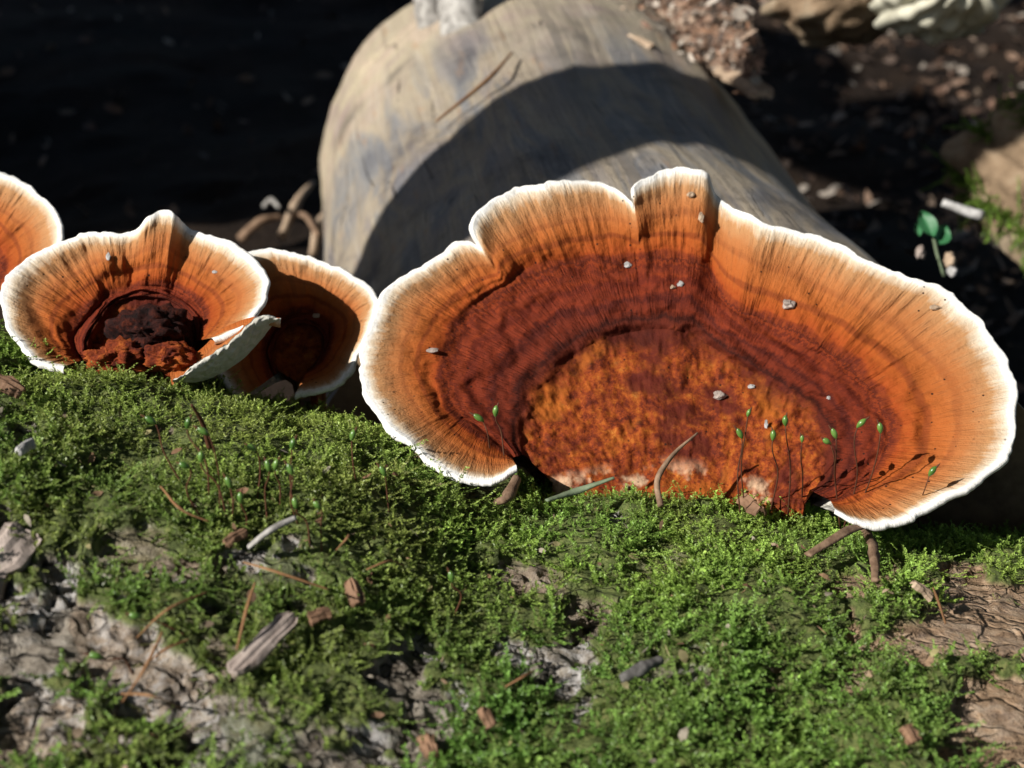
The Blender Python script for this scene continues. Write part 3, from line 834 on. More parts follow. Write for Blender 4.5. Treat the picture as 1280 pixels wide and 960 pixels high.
shade_tree(-7.0, 5.92, 1.95, 6.5, 'farther of the two broken topped shade trunks added left of the picture', 8)

def bowed_branch():
    """a dead branch bowed overhead, rooted in a tree right of the picture; it draws the dark arch on the grey log"""
    L = 5.0
    d = np.array([0.715, -0.395, 0.577]); nn = np.array([-0.013, 0.817, 0.576]); P0_ = np.array([-0.25, 0.4, 0.13])
    ctl = [(-.60, .20, .30), (-.44, .50, .37), (-.28, .85, .36), (-.13, 1.22, .33), (.05, 1.52, .24), (.3, 1.64, .16), (.8, 1.72, .16), (1.6, 1.7, .2), (3.2, 1.5, .3)]
    pts = [P0_ + d * a + nn * b + SUN * L for a, b, r in ctl]; rad = [r for a, b, r in ctl]
    c = bez(pts, 90)
    dd = np.r_[0, np.cumsum(np.linalg.norm(np.diff(np.array(pts), axis=0), axis=1))]
    rr = np.interp(np.linspace(0, dd[-1], 90), dd, rad)
    V, F = tube(c, rr, 22, 0.03, 4)
    tip = c[-1]; base = np.array([tip[0] + 4.5, tip[1] - 0.2, -1.6])
    o = empty('leaning_tree', base, 'leaning tree right of the picture with one bowed dead branch and an added shading limb and leaf layer', 'tree')
    link('branch', mesh_np('branch', V - base, F, MAT['trunk_bark']), o, base)
    tp = bez([base, base + [-1.2, 0.1, 3.0], tip + [0.4, 0, -0.3], tip, tip + [-0.9, 0.5, 2.6]], 50)
    V, F = tube(tp, np.linspace(0.55, 0.25, 50), 26, 0.03, 6)
    link('trunk', mesh_np('trunk', V - base, F, MAT['trunk_bark']), o, base)
    P0_ = P0_ + SUN * 8.0
    lc = bez([tip, P0_ + d * 1.6 + nn * 2.9, P0_ + d * 0.4 + nn * 3.3, P0_ - d * 0.75 + nn * 3.35, P0_ - d * 1.55 + nn * 4.3], 40)  # second limb, added unseen overhead to shade the ground at right
    V, F = tube(lc, np.interp(np.linspace(0, 1, 40), [0, 0.5, 1], [0.3, 0.36, 0.45]), 22, 0.05, 9)
    link('branch', mesh_np('branch', V - base, F, MAT['trunk_bark']), o, base)
bowed_branch()

# ------------------------------------------------------------------ the cup's dark middle and its torn lobe
def rust_material(name, dark, mid, light, scale=40):
    t = NT(name); co = t.coord()
    n = t.noise(co, scale, 6, 0.7); n2 = t.noise(co, scale * 0.25, 4, 0.6)
    f = t.math('ADD', t.math('MULTIPLY', n, 0.6), t.math('MULTIPLY', n2, 0.4))
    t.bump(n, 0.9, 0.015)
    return t.fin(t.ramp(f, [(0.38, dark), (0.5, mid), (0.64, light)]), 0.85, 0.15)
MAT['lump'] = rust_material('dark_rust_lump', (0.008, 0.004, 0.004), (0.032, 0.008, 0.006), (0.11, 0.022, 0.009), 60)

def blob(c, ax3, seed, amp=0.25, freq=2.2, nu=60, nv=36):
    """lumpy ellipsoid with half axes ax3 (3 vectors)"""
    a = np.linspace(0, 2 * np.pi, nu, endpoint=False); b = np.linspace(0.02, math.pi - 0.02, nv)
    A, B_ = np.meshgrid(a, b, indexing='ij')
    d = np.stack([np.sin(B_) * np.cos(A), np.sin(B_) * np.sin(A), np.cos(B_)], -1)
    r = 1 + amp * fbm(d[..., 0] * freq, d[..., 1] * freq, d[..., 2] * freq, seed=seed, oct=4)
    V = c + np.einsum('ijk,kl->ijl', d * r[..., None], np.asarray(ax3))
    return V.reshape(-1, 3), grid_faces(nu, nv, wrap=True)

def cup_extras():
    c = at(188, 414, 2.745)
    V, F = blob(c, [RGT * 0.070, UPV * 0.046, FWD * 0.055], 5, 0.33, 2.6)
    link('centre_lump', mesh_np('centre_lump', V - cupP0, F, MAT['lump']), cup, cupP0)
    V, F = blob(at(150, 446, 2.70), [RGT * 0.055, UPV * 0.03, FWD * 0.04], 8, 0.35, 3.0)
    link('centre_lump', mesh_np('centre_lump', V - cupP0, F, MAT['fungus_rust']), cup, cupP0)
    V, F = blob(at(214, 448, 2.69), [RGT * 0.05, UPV * 0.028, FWD * 0.04], 9, 0.3, 3.0)
    link('centre_lump', mesh_np('centre_lump', V - cupP0, F, MAT['fungus_rust']), cup, cupP0)
    n = 160
    top = bez([(219, 474, 2.63), (245, 455, 2.625), (272, 438, 2.63), (300, 415, 2.64), (324, 395, 2.655), (338, 394, 2.665), (351, 398, 2.675)], n)
    bot = bez([(219, 479, 2.66), (250, 477, 2.68), (280, 465, 2.695), (305, 448, 2.70), (330, 421, 2.70), (343, 405, 2.69), (351, 400, 2.68)], n)
    inn = bez([(212, 466, 2.67), (238, 447, 2.69), (258, 430, 2.705), (272, 415, 2.71), (292, 404, 2.71), (318, 396, 2.70), (350, 397, 2.68)], n)
    w = 1.6 * fbm(np.arange(n) / 9, np.zeros(n), seed=131, oct=3)
    top[:, 1] += w
    T, Bo, I = (at(c[:, 0], c[:, 1], c[:, 2]) for c in (top, bot, inn))
    arc = np.linspace(0, 0.35, n) + 40
    # inner face, white at the edge
    m = 24; s = np.linspace(0, 1, m)
    Vi = I[:, None] * (1 - s)[None, :, None] + T[:, None] * s[None, :, None]
    Vi = Vi - UPV * (0.018 * np.sin(s * math.pi))[None, :, None]
    fa = np.stack([np.repeat(arc[:, None], m, 1), np.repeat((2.35 + 0.65 * s)[None], n, 0), np.zeros((n, m))], -1)
    lobe = link('torn_lobe', mesh_np('torn_lobe', Vi.reshape(-1, 3) - cupP0, grid_faces(n, m), MAT['fungus_cup'], attrs={'fan': ('FLOAT_VECTOR', fa.reshape(-1, 3))}), cup, cupP0)
    e = 0.006
    Vo = T[:, None] * (1 - s)[None, :, None] + Bo[:, None] * s[None, :, None]
    Vo = Vo - FWD * (0.016 * np.sin(s * math.pi) + 0.004 * np.sin(np.minimum(s * 6, 1) * math.pi / 2))[None, :, None]
    Vo = Vo + FWD * 0.003 * noise(arc[:, None] * 60, s[None] * 5, seed=133)[..., None]
    fb = np.stack([np.repeat(arc[:, None], m, 1), np.repeat((3 - 0.6 * s)[None], n, 0), np.zeros((n, m))], -1)
    o = link('pore_surface', mesh_np('lobe_pores', Vo.reshape(-1, 3) - cupP0, grid_faces(n, m), MAT['pores'], attrs={'fan': ('FLOAT_VECTOR', fb.reshape(-1, 3))}))
    o.parent = lobe
MAT['fungus_rust'] = rust_material('rust_flesh', (0.07, 0.012, 0.007), (0.20, 0.036, 0.010), (0.42, 0.11, 0.02), 45)
cup_extras()

# ------------------------------------------------------------------ small things: twigs, needles, flakes
def wood_mat(name, c1, c2, scale=30):
    return simple_mat(name, c1, c2, scale, 0.75, 0.25, (1, 1, 1), 0.5)
MAT['twig_grey'] = wood_mat('grey_twig_wood', (0.12, 0.11, 0.10), (0.48, 0.46, 0.43))
MAT['twig_char'] = wood_mat('charred_twig', (0.03, 0.028, 0.026), (0.20, 0.19, 0.18))
MAT['twig_brown'] = wood_mat('brown_twig_wood', (0.09, 0.05, 0.03), (0.30, 0.20, 0.13))
MAT['needle'] = wood_mat('dry_needle', (0.12, 0.055, 0.025), (0.30, 0.16, 0.07), 15)
MAT['needle_green'] = wood_mat('grey_green_needle', (0.09, 0.12, 0.07), (0.22, 0.27, 0.17), 15)
MAT['flake_pink'] = wood_mat('pinkish_bark', (0.17, 0.13, 0.11), (0.42, 0.35, 0.31), 18)
MAT['flake_brown'] = wood_mat('brown_bark', (0.10, 0.055, 0.032), (0.26, 0.15, 0.09), 22)
MAT['flake_tan'] = wood_mat('tan_bark', (0.22, 0.15, 0.10), (0.50, 0.38, 0.27), 22)
MAT['flake_white'] = wood_mat('white_chip', (0.20, 0.19, 0.18), (0.52, 0.51, 0.50), 30)
MAT['stalk_red'] = wood_mat('red_stalk', (0.05, 0.018, 0.01), (0.14, 0.055, 0.025), 12)

def thin(name, pts, rad, mat, label, cat, group=None, seg=7, jitter=0.05, seed=0, flat=1.0, n=26):
    c = bez(pts, n)
    dd = np.linspace(0, 1, len(rad)) if hasattr(rad, '__len__') else None
    rr = np.interp(np.linspace(0, 1, n), dd, rad) if dd is not None else np.full(n, rad)
    V, F = tube(c, rr, seg, jitter, seed, flat)
    o = link(name, mesh_np(name, V - c[0], F, MAT[mat]), None, c[0])
    return tag(o, label, cat, group)

def on_log(path, lift):
    return [log_pt(x, y, l)[0] for (x, y), l in zip(path, lift if hasattr(lift, '__len__') else [lift] * len(path))]

def flake(name, p0, p1, nv, width, mat, label, cat, thick=0.006, curl=0.2, seed=0, group=None, twist=0.0):
    """an irregular chip of bark or leaf between two points"""
    p0 = np.asarray(p0, float); p1 = np.asarray(p1, float); n, m = 18, 9
    d = nrm(p1 - p0); w = nrm(np.cross(nv, d)); up = np.cross(d, w)
    s = np.linspace(0, 1, n)
    prof = np.minimum(1, 9 * s + 0.55) * np.minimum(1, 14 * (1 - s) + 0.65)
    L = 0.5 * width * prof * (1 + 0.22 * fbm(s * 4, 0 * s, seed=seed, oct=3)); R_ = 0.5 * width * prof * (1 + 0.22 * fbm(s * 4, 0 * s + 5, seed=seed + 1, oct=3))
    t = np.linspace(-1, 1, m)
    off = np.where(t[None] < 0, t[None] * L[:, None], t[None] * R_[:, None])
    z = -curl * width * (t[None] ** 2) + 0.10 * width * noise(s[:, None] * 3, t[None] * 1.5, seed=seed + 2) + 0.09 * width * noise(s[:, None] * 2.5, t[None] * 4 + 9, seed=seed + 4) + 0.12 * width * np.sin(s * 3)[:, None]
    ang = twist * (s - 0.5)
    top = p0 + (p1 - p0) * s[:, None, None] + (off * np.cos(ang)[:, None])[..., None] * w + (z + off * np.sin(ang)[:, None])[..., None] * up
    bot = top - up * thick
    V = np.concatenate([top.reshape(-1, 3), bot.reshape(-1, 3)]); F = grid_faces(n, m); k = n * m
    Fb = F[:, ::-1] + k
    i = np.arange(n - 1); j = np.arange(m - 1)
    sides = [np.stack([i * m, (i + 1) * m, (i + 1) * m + k, i * m + k], -1)[:, ::-1], np.stack([i * m + m - 1, (i + 1) * m + m - 1, (i + 1) * m + m - 1 + k, i * m + m - 1 + k], -1),
             np.stack([j, j + 1, j + 1 + k, j + k], -1), np.stack([(n - 1) * m + j, (n - 1) * m + j + 1, (n - 1) * m + j + 1 + k, (n - 1) * m + j + k], -1)[:, ::-1]]
    F = np.vstack([F, Fb] + sides)
    o = link(name, mesh_np(name, V - p0, F, MAT[mat], smooth=False), None, p0)
    return tag(o, label, cat, group)

def log_flake(name, a, b, width, mat, label, cat='bark chip', lift=0.045, **kw):
    lift = lift * 0.8
    p0, n0 = log_pt(*a, lift); p1, n1 = log_pt(*b, lift)
    return flake(name, p0, p1, nrm(n0 + n1 - FWD * 0.5), width, mat, label, cat, **kw)

PXU = 2.45 / FPX
log_flake('bark_flake', (292, 836), (366, 770), 20 * PXU, 'flake_pink', 'long pinkish grey bark flake lying on the moss at lower left', lift=0.05, seed=3, curl=0.1, thick=0.008)
log_flake('bark_chip', (282, 664), (307, 660), 13 * PXU, 'flake_brown', 'small brown curled bark chip touching the grey twig', lift=0.05, seed=5, curl=0.4)
log_flake('bark_chip', (438, 722), (448, 754), 15 * PXU, 'flake_brown', 'brown bark chip standing left of centre in the moss', seed=6)
log_flake('bark_chip', (386, 770), (414, 762), 14 * PXU, 'flake_brown', 'brown bark chip just right of the pinkish flake', seed=7)
log_flake('bark_chip', (532, 914), (541, 936), 16 * PXU, 'flake_brown', 'rust brown bark chip near the bottom edge below the tan chip', seed=9)
log_flake('bark_chip', (602, 884), (616, 908), 12 * PXU, 'flake_brown', 'narrow red brown chip beside the bare bark at bottom centre', seed=10)
log_flake('bark_chip', (1132, 906), (1146, 926), 15 * PXU, 'flake_brown', 'orange brown chip in the moss at lower right', seed=12)
log_flake('bark_chip', (930, 618), (952, 632), 20 * PXU, 'flake_brown', 'folded brown leaf bit tucked against the foot of the largest fungus', 'leaf bit', lift=0.06, seed=13, curl=0.5)
log_flake('bark_chip', (1140, 738), (1166, 746), 14 * PXU, 'flake_tan', 'pale tan chip on the moss left of the bare wood patch', seed=14)
log_flake('wood_chip', (22, 560), (42, 546), 11 * PXU, 'flake_white', 'pale curled wood chip on the moss near the left edge', 'wood chip', lift=0.06, seed=19, curl=0.5)
log_flake('bark_slab', (-30, 740), (28, 640), 44 * PXU, 'flake_pink', 'ridged grey bark slab at the left edge', 'bark slab', lift=0.03, seed=20, curl=0.15, thick=0.02)
log_flake('leaf_tip', (-14, 470), (30, 484), 24 * PXU, 'flake_brown', 'red brown leaf tip poking in at the left edge below the cup', 'leaf', lift=0.07, seed=21, curl=0.3)

thin('twig', on_log([(312, 672), (340, 662), (369, 647)], [0.05, 0.06, 0.065]), [0.005, 0.006, 0.0045], 'twig_grey', 'short pale grey broken twig on the moss at left', 'twig', seed=31, jitter=0.1)
thin('twig', on_log([(776, 850), (800, 836), (826, 824)], [0.045, 0.055, 0.06]), [0.006, 0.010, 0.008], 'twig_char', 'stubby charred grey twig lying on moss at lower centre', 'twig', seed=32, jitter=0.15)
thin('twig', [log_pt(1012, 684, 0.05)[0], log_pt(1050, 672, 0.055)[0] , at(1100, 655, 2.60)], [0.007, 0.010, 0.009], 'twig_brown', 'straight brown twig sticking out under the right lip of the largest fungus', 'twig', seed=33, flat=0.5, jitter=0.16, seg=10, n=44)
thin('twig', [at(1082, 662, 2.60), log_pt(1096, 690, 0.06)[0], log_pt(1094, 726, 0.035)[0]], [0.007, 0.010, 0.008], 'twig_brown', 'curved brown twig hanging down beside the straight one at right', 'twig', seed=34, flat=0.5, jitter=0.16, seg=10, n=44)
thin('twig', [at(646, 598, 2.52), log_pt(632, 612, 0.05)[0], log_pt(620, 628, 0.03)[0]], [0.008, 0.011, 0.006], 'twig_brown', 'short brown stub under the left lip of the largest fungus', 'twig', seed=35)
thin('grass_blade', [log_pt(684, 621, 0.055)[0], at(725, 612, 2.50), at(768, 597, 2.50)], [0.004, 0.009, 0.004], 'needle_green', 'grey green needle lying across the foot of the largest fungus', 'needle', seed=36, flat=0.5)
thin('dry_stalk', [log_pt(826, 632, 0.03)[0], at(822, 600, 2.54), at(838, 572, 2.56), at(872, 541, 2.58)], [0.006, 0.006, 0.004, 0.002], 'twig_brown', 'thin curled brown stalk leaning over the middle of the largest fungus', 'stalk', seed=37)
needles = [([(170, 776), (205, 748), (259, 721)], 'longest orange pine needle on moss at left'),
           ([(153, 878), (178, 840), (203, 790)], 'pine needle rising over the bare bark at lower left'),
           ([(304, 702), (340, 713), (412, 738)], 'pine needle slanting down right above the pinkish flake'),
           ([(296, 812), (306, 770), (319, 728)], 'upright pine needle just left of the pinkish flake'),
           ([(152, 872), (190, 870), (226, 876)], 'nearly level pine needle at lower left'),
           ([(186, 828), (204, 812), (236, 790)], 'short pine needle beside the bare bark at lower left'),
           ([(632, 858), (650, 848), (668, 838)], 'short tan needle on bare bark at bottom centre'),
           ([(458, 712), (476, 704), (508, 688)], 'orange needle on moss left of centre below the largest fungus'),
           ([(1165, 738), (1175, 760), (1182, 780)], 'short pale needle by the bare wood at right'),
           ([(200, 620), (232, 640), (262, 652)], 'pale dry stem lying in the olive moss at left'),
           ([(420, 690), (432, 676), (436, 668)], 'tiny dry stem standing in moss left of centre')]
for q, (pp, lb) in enumerate(needles):
    thin('pine_needle', on_log(pp, [0.045, 0.065, 0.05]), [0.0016, 0.0027, 0.0016], 'needle', lb, 'needle', 'dry needles on the moss', seed=40 + q, flat=0.6, jitter=0.03)

# ------------------------------------------------------------------ moss capsules on wiry stalks
def capsule_material():
    t = NT('moss_capsule_green'); co = t.coord('Object')
    n = t.noise(co, 40, 3)
    c = t.ramp(n, [(0.35, (0.05, 0.12, 0.02)), (0.65, (0.13, 0.24, 0.05))])
    m = t.fin(c, 0.28, 0.5); t.b.inputs['Subsurface Weight'].default_value = 0.0
    return m
MAT['capsule'] = capsule_material()
MAT['capsule_brown'] = simple_mat('old_capsule', (0.10, 0.035, 0.012), (0.30, 0.12, 0.04), 30, 0.4, 0.4)

def sporophyte(top, base, tilt, label, group, depth=None, size=1.0, brown=False, seed=0):
    """a moss capsule on its stalk; top and base are points, tilt the lean of the capsule"""
    top = np.asarray(top); base = np.asarray(base)
    o = empty('moss_sporophyte', base, label, 'moss capsule', group)
    r = np.random.default_rng(seed)
    mid = (top + base) / 2 + np.array([r.uniform(-.012, .012), r.uniform(-.01, .01), 0.008])
    axis = nrm(math.cos(tilt) * UPV + math.sin(tilt) * RGT - 0.25 * FWD)
    neck = top - axis * 0.009 * size
    c = bez([base, mid, neck - np.array([0, 0, 0.004]), neck + axis * 0.003], 16)
    V, F = tube(c, np.linspace(0.0015, 0.0011, 16), 6)
    link('stalk', mesh_np('stalk', V - base, F, MAT['stalk_red']), o, base)
    s = np.linspace(0, 1, 14)
    prof = 0.0058 * size * np.sin(np.clip(s, 0.02, 0.985) * math.pi) ** 0.6 * (0.75 + 0.5 * s * (1 - s * 0.55))
    bend = RGT * math.cos(tilt) * 0.004 * size * (1 if seed % 2 else -1)
    cc = neck + axis * (s * 0.021 * size)[:, None] + bend * (s ** 2)[:, None]
    V, F = tube(cc, prof, 10)
    cp = link('capsule', mesh_np('capsule', V - base, F, MAT['capsule_brown' if brown else 'capsule']), o, base)
    tipc = bez([cc[-1] - axis * 0.003, cc[-1] + axis * 0.006 * size + bend], 5)
    V, F = tube(tipc, [0.0022, 0.002, 0.0016, 0.001, 0.0004], 6)
    t = link('beak', mesh_np('beak', V - base, F, MAT['stalk_red'])); t.parent = cp
    return o

front = [((600, 523), (612, 560, 2.44), -0.9, 'left of two green capsules over the left dark ring of the largest fungus'),
         ((619, 515), (630, 570, 2.44), -0.1, 'right of two green capsules over the left dark ring of the largest fungus'),
         ((926, 543), (925, 622, None), -0.35, 'fat green capsule leftmost in the row before the largest fungus'),
         ((935, 517), (931, 620, None), 0.1, 'small highest green capsule near the grey crumb on the largest fungus'),
         ((967, 545), (962, 622, None), 0.2, 'slim green capsule third from left in the row before the largest fungus'),
         ((981, 527), (985, 624, None), -0.25, 'green capsule fourth from left in the row before the largest fungus'),
         ((1003, 549), (1001, 626, None), 0.1, 'smallest green capsule just left of the green pair'),
         ((1034, 552), (1050, 640, None), -1.1, 'lying lower capsule of the green pair before the dark ring'),
         ((1044, 543), (1051, 641, None), -0.3, 'upright upper capsule of the green pair before the dark ring'),
         ((1075, 530), (1054, 642, None), 0.65, 'large green capsule leaning right before the right dark ring'),
         ((1101, 536), (1058, 644, None), 0.0, 'upright green capsule at the outer line of the right dark ring'),
         ((1164, 590), (1148, 645, None), 0.45, 'lone green capsule over the pale lower right margin of the largest fungus')]
for q, (t_, b_, tl, lb) in enumerate(front):
    b_ = b_ if b_[2] else (b_[0], b_[1] + 20, None)
    d0 = b_[2] or float(project(log_pt(b_[0], b_[1], 0.02)[0])[2])
    bp = at(b_[0], b_[1], d0); 
    sporophyte(at(t_[0], t_[1], min(d0 - 0.02, 2.50)), bp, tl, lb, 'capsules before the largest fungus', seed=q, size=1.0 if q not in (3, 6) else 0.7)
left = [((256, 540), (275, 640), -0.9, 'brightest arching green capsule at top of the left cluster'), ((234, 530), (262, 625), 0.1, 'pale green capsule up left in the left cluster'),
        ((252, 572), (283, 645), 0.2, 'dark green capsule in the middle of the left cluster'), ((231, 582), (254, 650), -1.2, 'lying green capsule at the left side of the left cluster'),
        ((190, 526), (228, 606), -0.9, 'green capsule farthest left of the left cluster'), ((315, 560), (322, 620), -1.1, 'arching green capsule right of the left cluster'),
        ((287, 604), (290, 650), -0.15, 'upright green capsule low in the left cluster'), ((300, 623), (308, 664), -0.2, 'lowest green capsule in the left cluster above the brown chip'),
        ((336, 583), (334, 650), 0.0, 'left capsule of the close pair above the grey twig'), ((344, 582), (350, 640), 0.1, 'right capsule of the close pair above the grey twig'),
        ((364, 588), (372, 655), -0.2, 'green capsule just right of the close pair'), ((365, 556), (366, 630), 0.1, 'green capsule standing above the close pair'),
        ((370, 630), (388, 680), 0.0, 'green capsule beside the upper end of the grey twig'), ((397, 632), (402, 690), -0.8, 'arching green capsule farther right of the grey twig'),
        ((565, 722), (568, 770), 0.0, 'lone green capsule in the moss at lower centre'), ((170, 770), (232, 794), -1.3, 'lone capsule lying over bare bark at left'),
        ((122, 820), (166, 842), -1.3, 'lowest lone capsule over bare bark at lower left'), ((440, 545), (446, 610), 0.1, 'green capsule in moss left of the largest fungus'),
        ((480, 590), (486, 640), -0.3, 'green capsule in moss below the left margin of the largest fungus')]
for q, (t_, b_, tl, lb) in enumerate(left):
    bp = log_pt(b_[0], b_[1], 0.0)[0]; d0 = float(project(bp)[2])
    sporophyte(at(t_[0], t_[1], d0 - 0.03), bp, tl, lb, 'capsules standing in the moss', seed=50 + q, size=0.95)
thin('dry_stalk', [log_pt(262, 560, 0.02)[0], log_pt(252, 528, 0.07)[0], log_pt(240, 500, 0.11)[0]], [0.0045, 0.004, 0.002], 'stalk_red', 'stiff red brown stalk rising above the left cluster of capsules', 'stalk', seed=60)

# ------------------------------------------------------------------ crumbs resting on the caps
def cap_pt(P, PX, px, py):
    d = (PX[..., 0] - px) ** 2 + (PX[..., 1] - py) ** 2
    i = np.unravel_index(np.argmin(d), d.shape)
    return P[i]
def crumb(px, py, r, mat, label, P=None, PX=None, n=None, shape=(1, .8, .7), seed=0):
    P = bigP if P is None else P; PX = bigPX if PX is None else PX; n = bigN if n is None else n
    r = r * 0.72
    c = cap_pt(P, PX, px, py) + n * r * 0.55
    V, F = blob(c, [RGT * r * shape[0], UPV * r * shape[1], FWD * r * shape[2]], seed, 0.45, 1.7, 14, 10)
    o = link('crumb', mesh_np('crumb', V - c, F, MAT[mat], smooth=False), None, c)
    tag(o, label, 'crumb', 'crumbs resting on the fungi')
crumb(986, 382, 0.017, 'flake_pink', 'grey brown grain on the right half of the largest fungus', seed=1)
crumb(784, 333, 0.009, 'flake_white', 'white crumb at the upper edge of the dark ring', shape=(1.1, .8, .5), seed=2)
crumb(841, 360, 0.007, 'flake_tan', 'left tan crumb on the dark ring below the back fold', seed=3)
crumb(850, 357, 0.009, 'flake_white', 'right white crumb on the dark ring below the back fold', seed=4)
crumb(541, 440, 0.012, 'flake_pink', 'thin grey chip on the left zone of the largest fungus', shape=(1.2, .5, .4), seed=5)
crumb(898, 497, 0.016, 'flake_pink', 'lumpy grey crumb in the rusty middle of the largest fungus', seed=6)
crumb(939, 483, 0.008, 'flake_white', 'white speck above the grey crumb in the rusty middle', shape=(1.3, .6, .5), seed=7)
crumb(1036, 498, 0.006, 'flake_white', 'white speck on the right dark ring', seed=8)
crumb(1168, 386, 0.012, 'flake_tan', 'pale flake by the right white margin', shape=(1.3, .6, .4), seed=9)
crumb(957, 532, 0.008, 'flake_white', 'narrow white sliver between the capsules', shape=(.5, 1.6, .4), seed=10)
crumb(862, 245, 0.010, 'flake_tan', 'tan bump just below the back fold margin', seed=11)
crumb(876, 272, 0.012, 'flake_tan', 'pale tan scar flake below the raised back margin', shape=(.6, 1.3, .4), seed=12)
crumb(136, 322, 0.008, 'flake_white', 'white fleck on the upper left of the cup fungus', cupP, cupPX, cupN, (.7, 1.3, .3), 13)
crumb(268, 341, 0.006, 'flake_white', 'white fleck on the right of the cup fungus', cupP, cupPX, cupN, (1.2, .6, .3), 14)
crumb(396, 396, 0.010, 'flake_tan', 'tan crumb in the shade of the middle fungus', midP, midPX, midN, (1, .7, .5), 15)

# ------------------------------------------------------------------ behind: stub, sticks, litter, leaf, mossy log
def back_thing():
    for (bx, by, tx, ty, r, sd) in ((582, 64, 558, -60, 0.085, 5), (548, 58, 512, -60, 0.06, 6)):
        b0 = back_surface(bx, by, -0.06); db = float(project(b0)[2])
        top = at(tx, ty, db + 0.05)
        c = bez([b0, (b0 + top) / 2 + [0.012, 0, 0], top], 24)
        V, F = tube(c, np.linspace(r, r * 0.85, 24), 18, 0.07, sd)
        link('branch_stub', mesh_np('branch_stub', V, F, MAT['twig_grey']), backlog)
back_thing()
thin('pine_needle', [back_surface(545, 152, 0.01), back_surface(602, 106, 0.02), back_surface(640, 66, 0.012)], [0.004, 0.008, 0.004], 'needle', 'bright orange pine needle lying across the grey log', 'needle', 'needles behind', seed=71)

def ground_pt(px, py, lift=0.02):
    r = ray(float(px), float(py)); t = 3.0
    for _ in range(900):
        p = CAM + r * t
        if p[2] < float(ground_z(np.array(p[0]), np.array(p[1]))) + lift: return p
        t += 0.01
    return p
sticks = [((300, 300), (352, 284), 0.02, 'twig_brown', 'long brown stick lying in the dark gap left of the grey log'),
          ((352, 296), (392, 240), 0.022, 'flake_tan', 'pale forked stick leaning left of the grey log'),
          ((372, 268), (398, 308), 0.016, 'twig_brown', 'thin brown stick crossing the forked one'),
          ((390, 318), (408, 276), 0.018, 'flake_tan', 'pale upright stick against the foot of the grey log'),
          ((330, 258), (350, 272), 0.012, 'twig_grey', 'short grey stick at the edge of the dark hollow')]
for q, (a, b, r, m, lb) in enumerate(sticks):
    A = ground_pt(*a, 0.06); B_ = ground_pt(*b, 0.12)
    thin('stick', [A, (A + B_) / 2 + [0, 0, 0.06], B_ + [0, 0, 0.05]], [r, r * 1.1, r * 0.6], m, lb, 'stick', 'sticks left of the grey log', seed=80 + q, jitter=0.1, n=14)

# right hand mossy log and its fringe of moss
def tan_log_material():
    t = NT('pale_rotten_wood'); co = t.coord(); n = t.noise(co, 4, 7, 0.65); n2 = t.noise(co, 22, 5, 0.7)
    c = t.ramp(n, [(0.3, (0.09, 0.06, 0.035)), (0.5, (0.25, 0.175, 0.11)), (0.7, (0.38, 0.32, 0.23))])
    c = t.mix(t.maprange(n2, 0.58, 0.7, 0, 0.6), c, (0.16, 0.10, 0.06))
    t.bump(t.math('ADD', n, n2), 0.6, 0.04)
    return t.fin(c, 0.8, 0.2)
MAT['tan_log'] = tan_log_material()
TA, TB = at(1250, 205, 5.4), at(1530, 395, 4.4)
tanlog, TK = cyl_log('pale_log', TA, TB, 0.22, 0.26, MAT['tan_log'], 'pale rotten log with moss streaks at the right edge',
        lambda x, a, r: 0.05 * fbm(x * 1.3, np.cos(a) * 2, np.sin(a) * 2, seed=151, oct=4))
def tan_moss():
    r = np.random.default_rng(15); n = 2600
    u = r.uniform(0, TK['L'], n); a = r.uniform(-0.9, 2.2, n)
    rad = TK['ra'] + (TK['rb'] - TK['ra']) * u / TK['L'] + 0.05 * fbm(u * 1.3, np.cos(a) * 2, np.sin(a) * 2, seed=151, oct=4)
    d = np.cos(a)[:, None] * TK['ref'] + np.sin(a)[:, None] * TK['s']
    P = TK['A'] + u[:, None] * TK['ax'] + rad[:, None] * d
    k = fbm(u * 1.2 + a * 0.4, a * 2.6, seed=155, oct=3) > 0.25
    P, d = P[k], d[k]; m = len(P)
    c = np.array([0.16, 0.27, 0.04]) * r.uniform(0.6, 1.4, (m, 1))
    o = scatter_moss(P, d, c, r.uniform(0.8, 1.6, m), 'moss', None, MAT['moss'], seed=9)
    tag(o, 'blurred green moss on the pale log at the right edge', 'moss', kind='stuff')
tan_moss()
thin('twig', [at(1178, 253, 4.35), at(1205, 263, 4.33), at(1228, 270, 4.3)], [0.012, 0.016, 0.016], 'flake_white', 'pale blunt stick end poking out before the pale log', 'twig', seed=91, n=12)

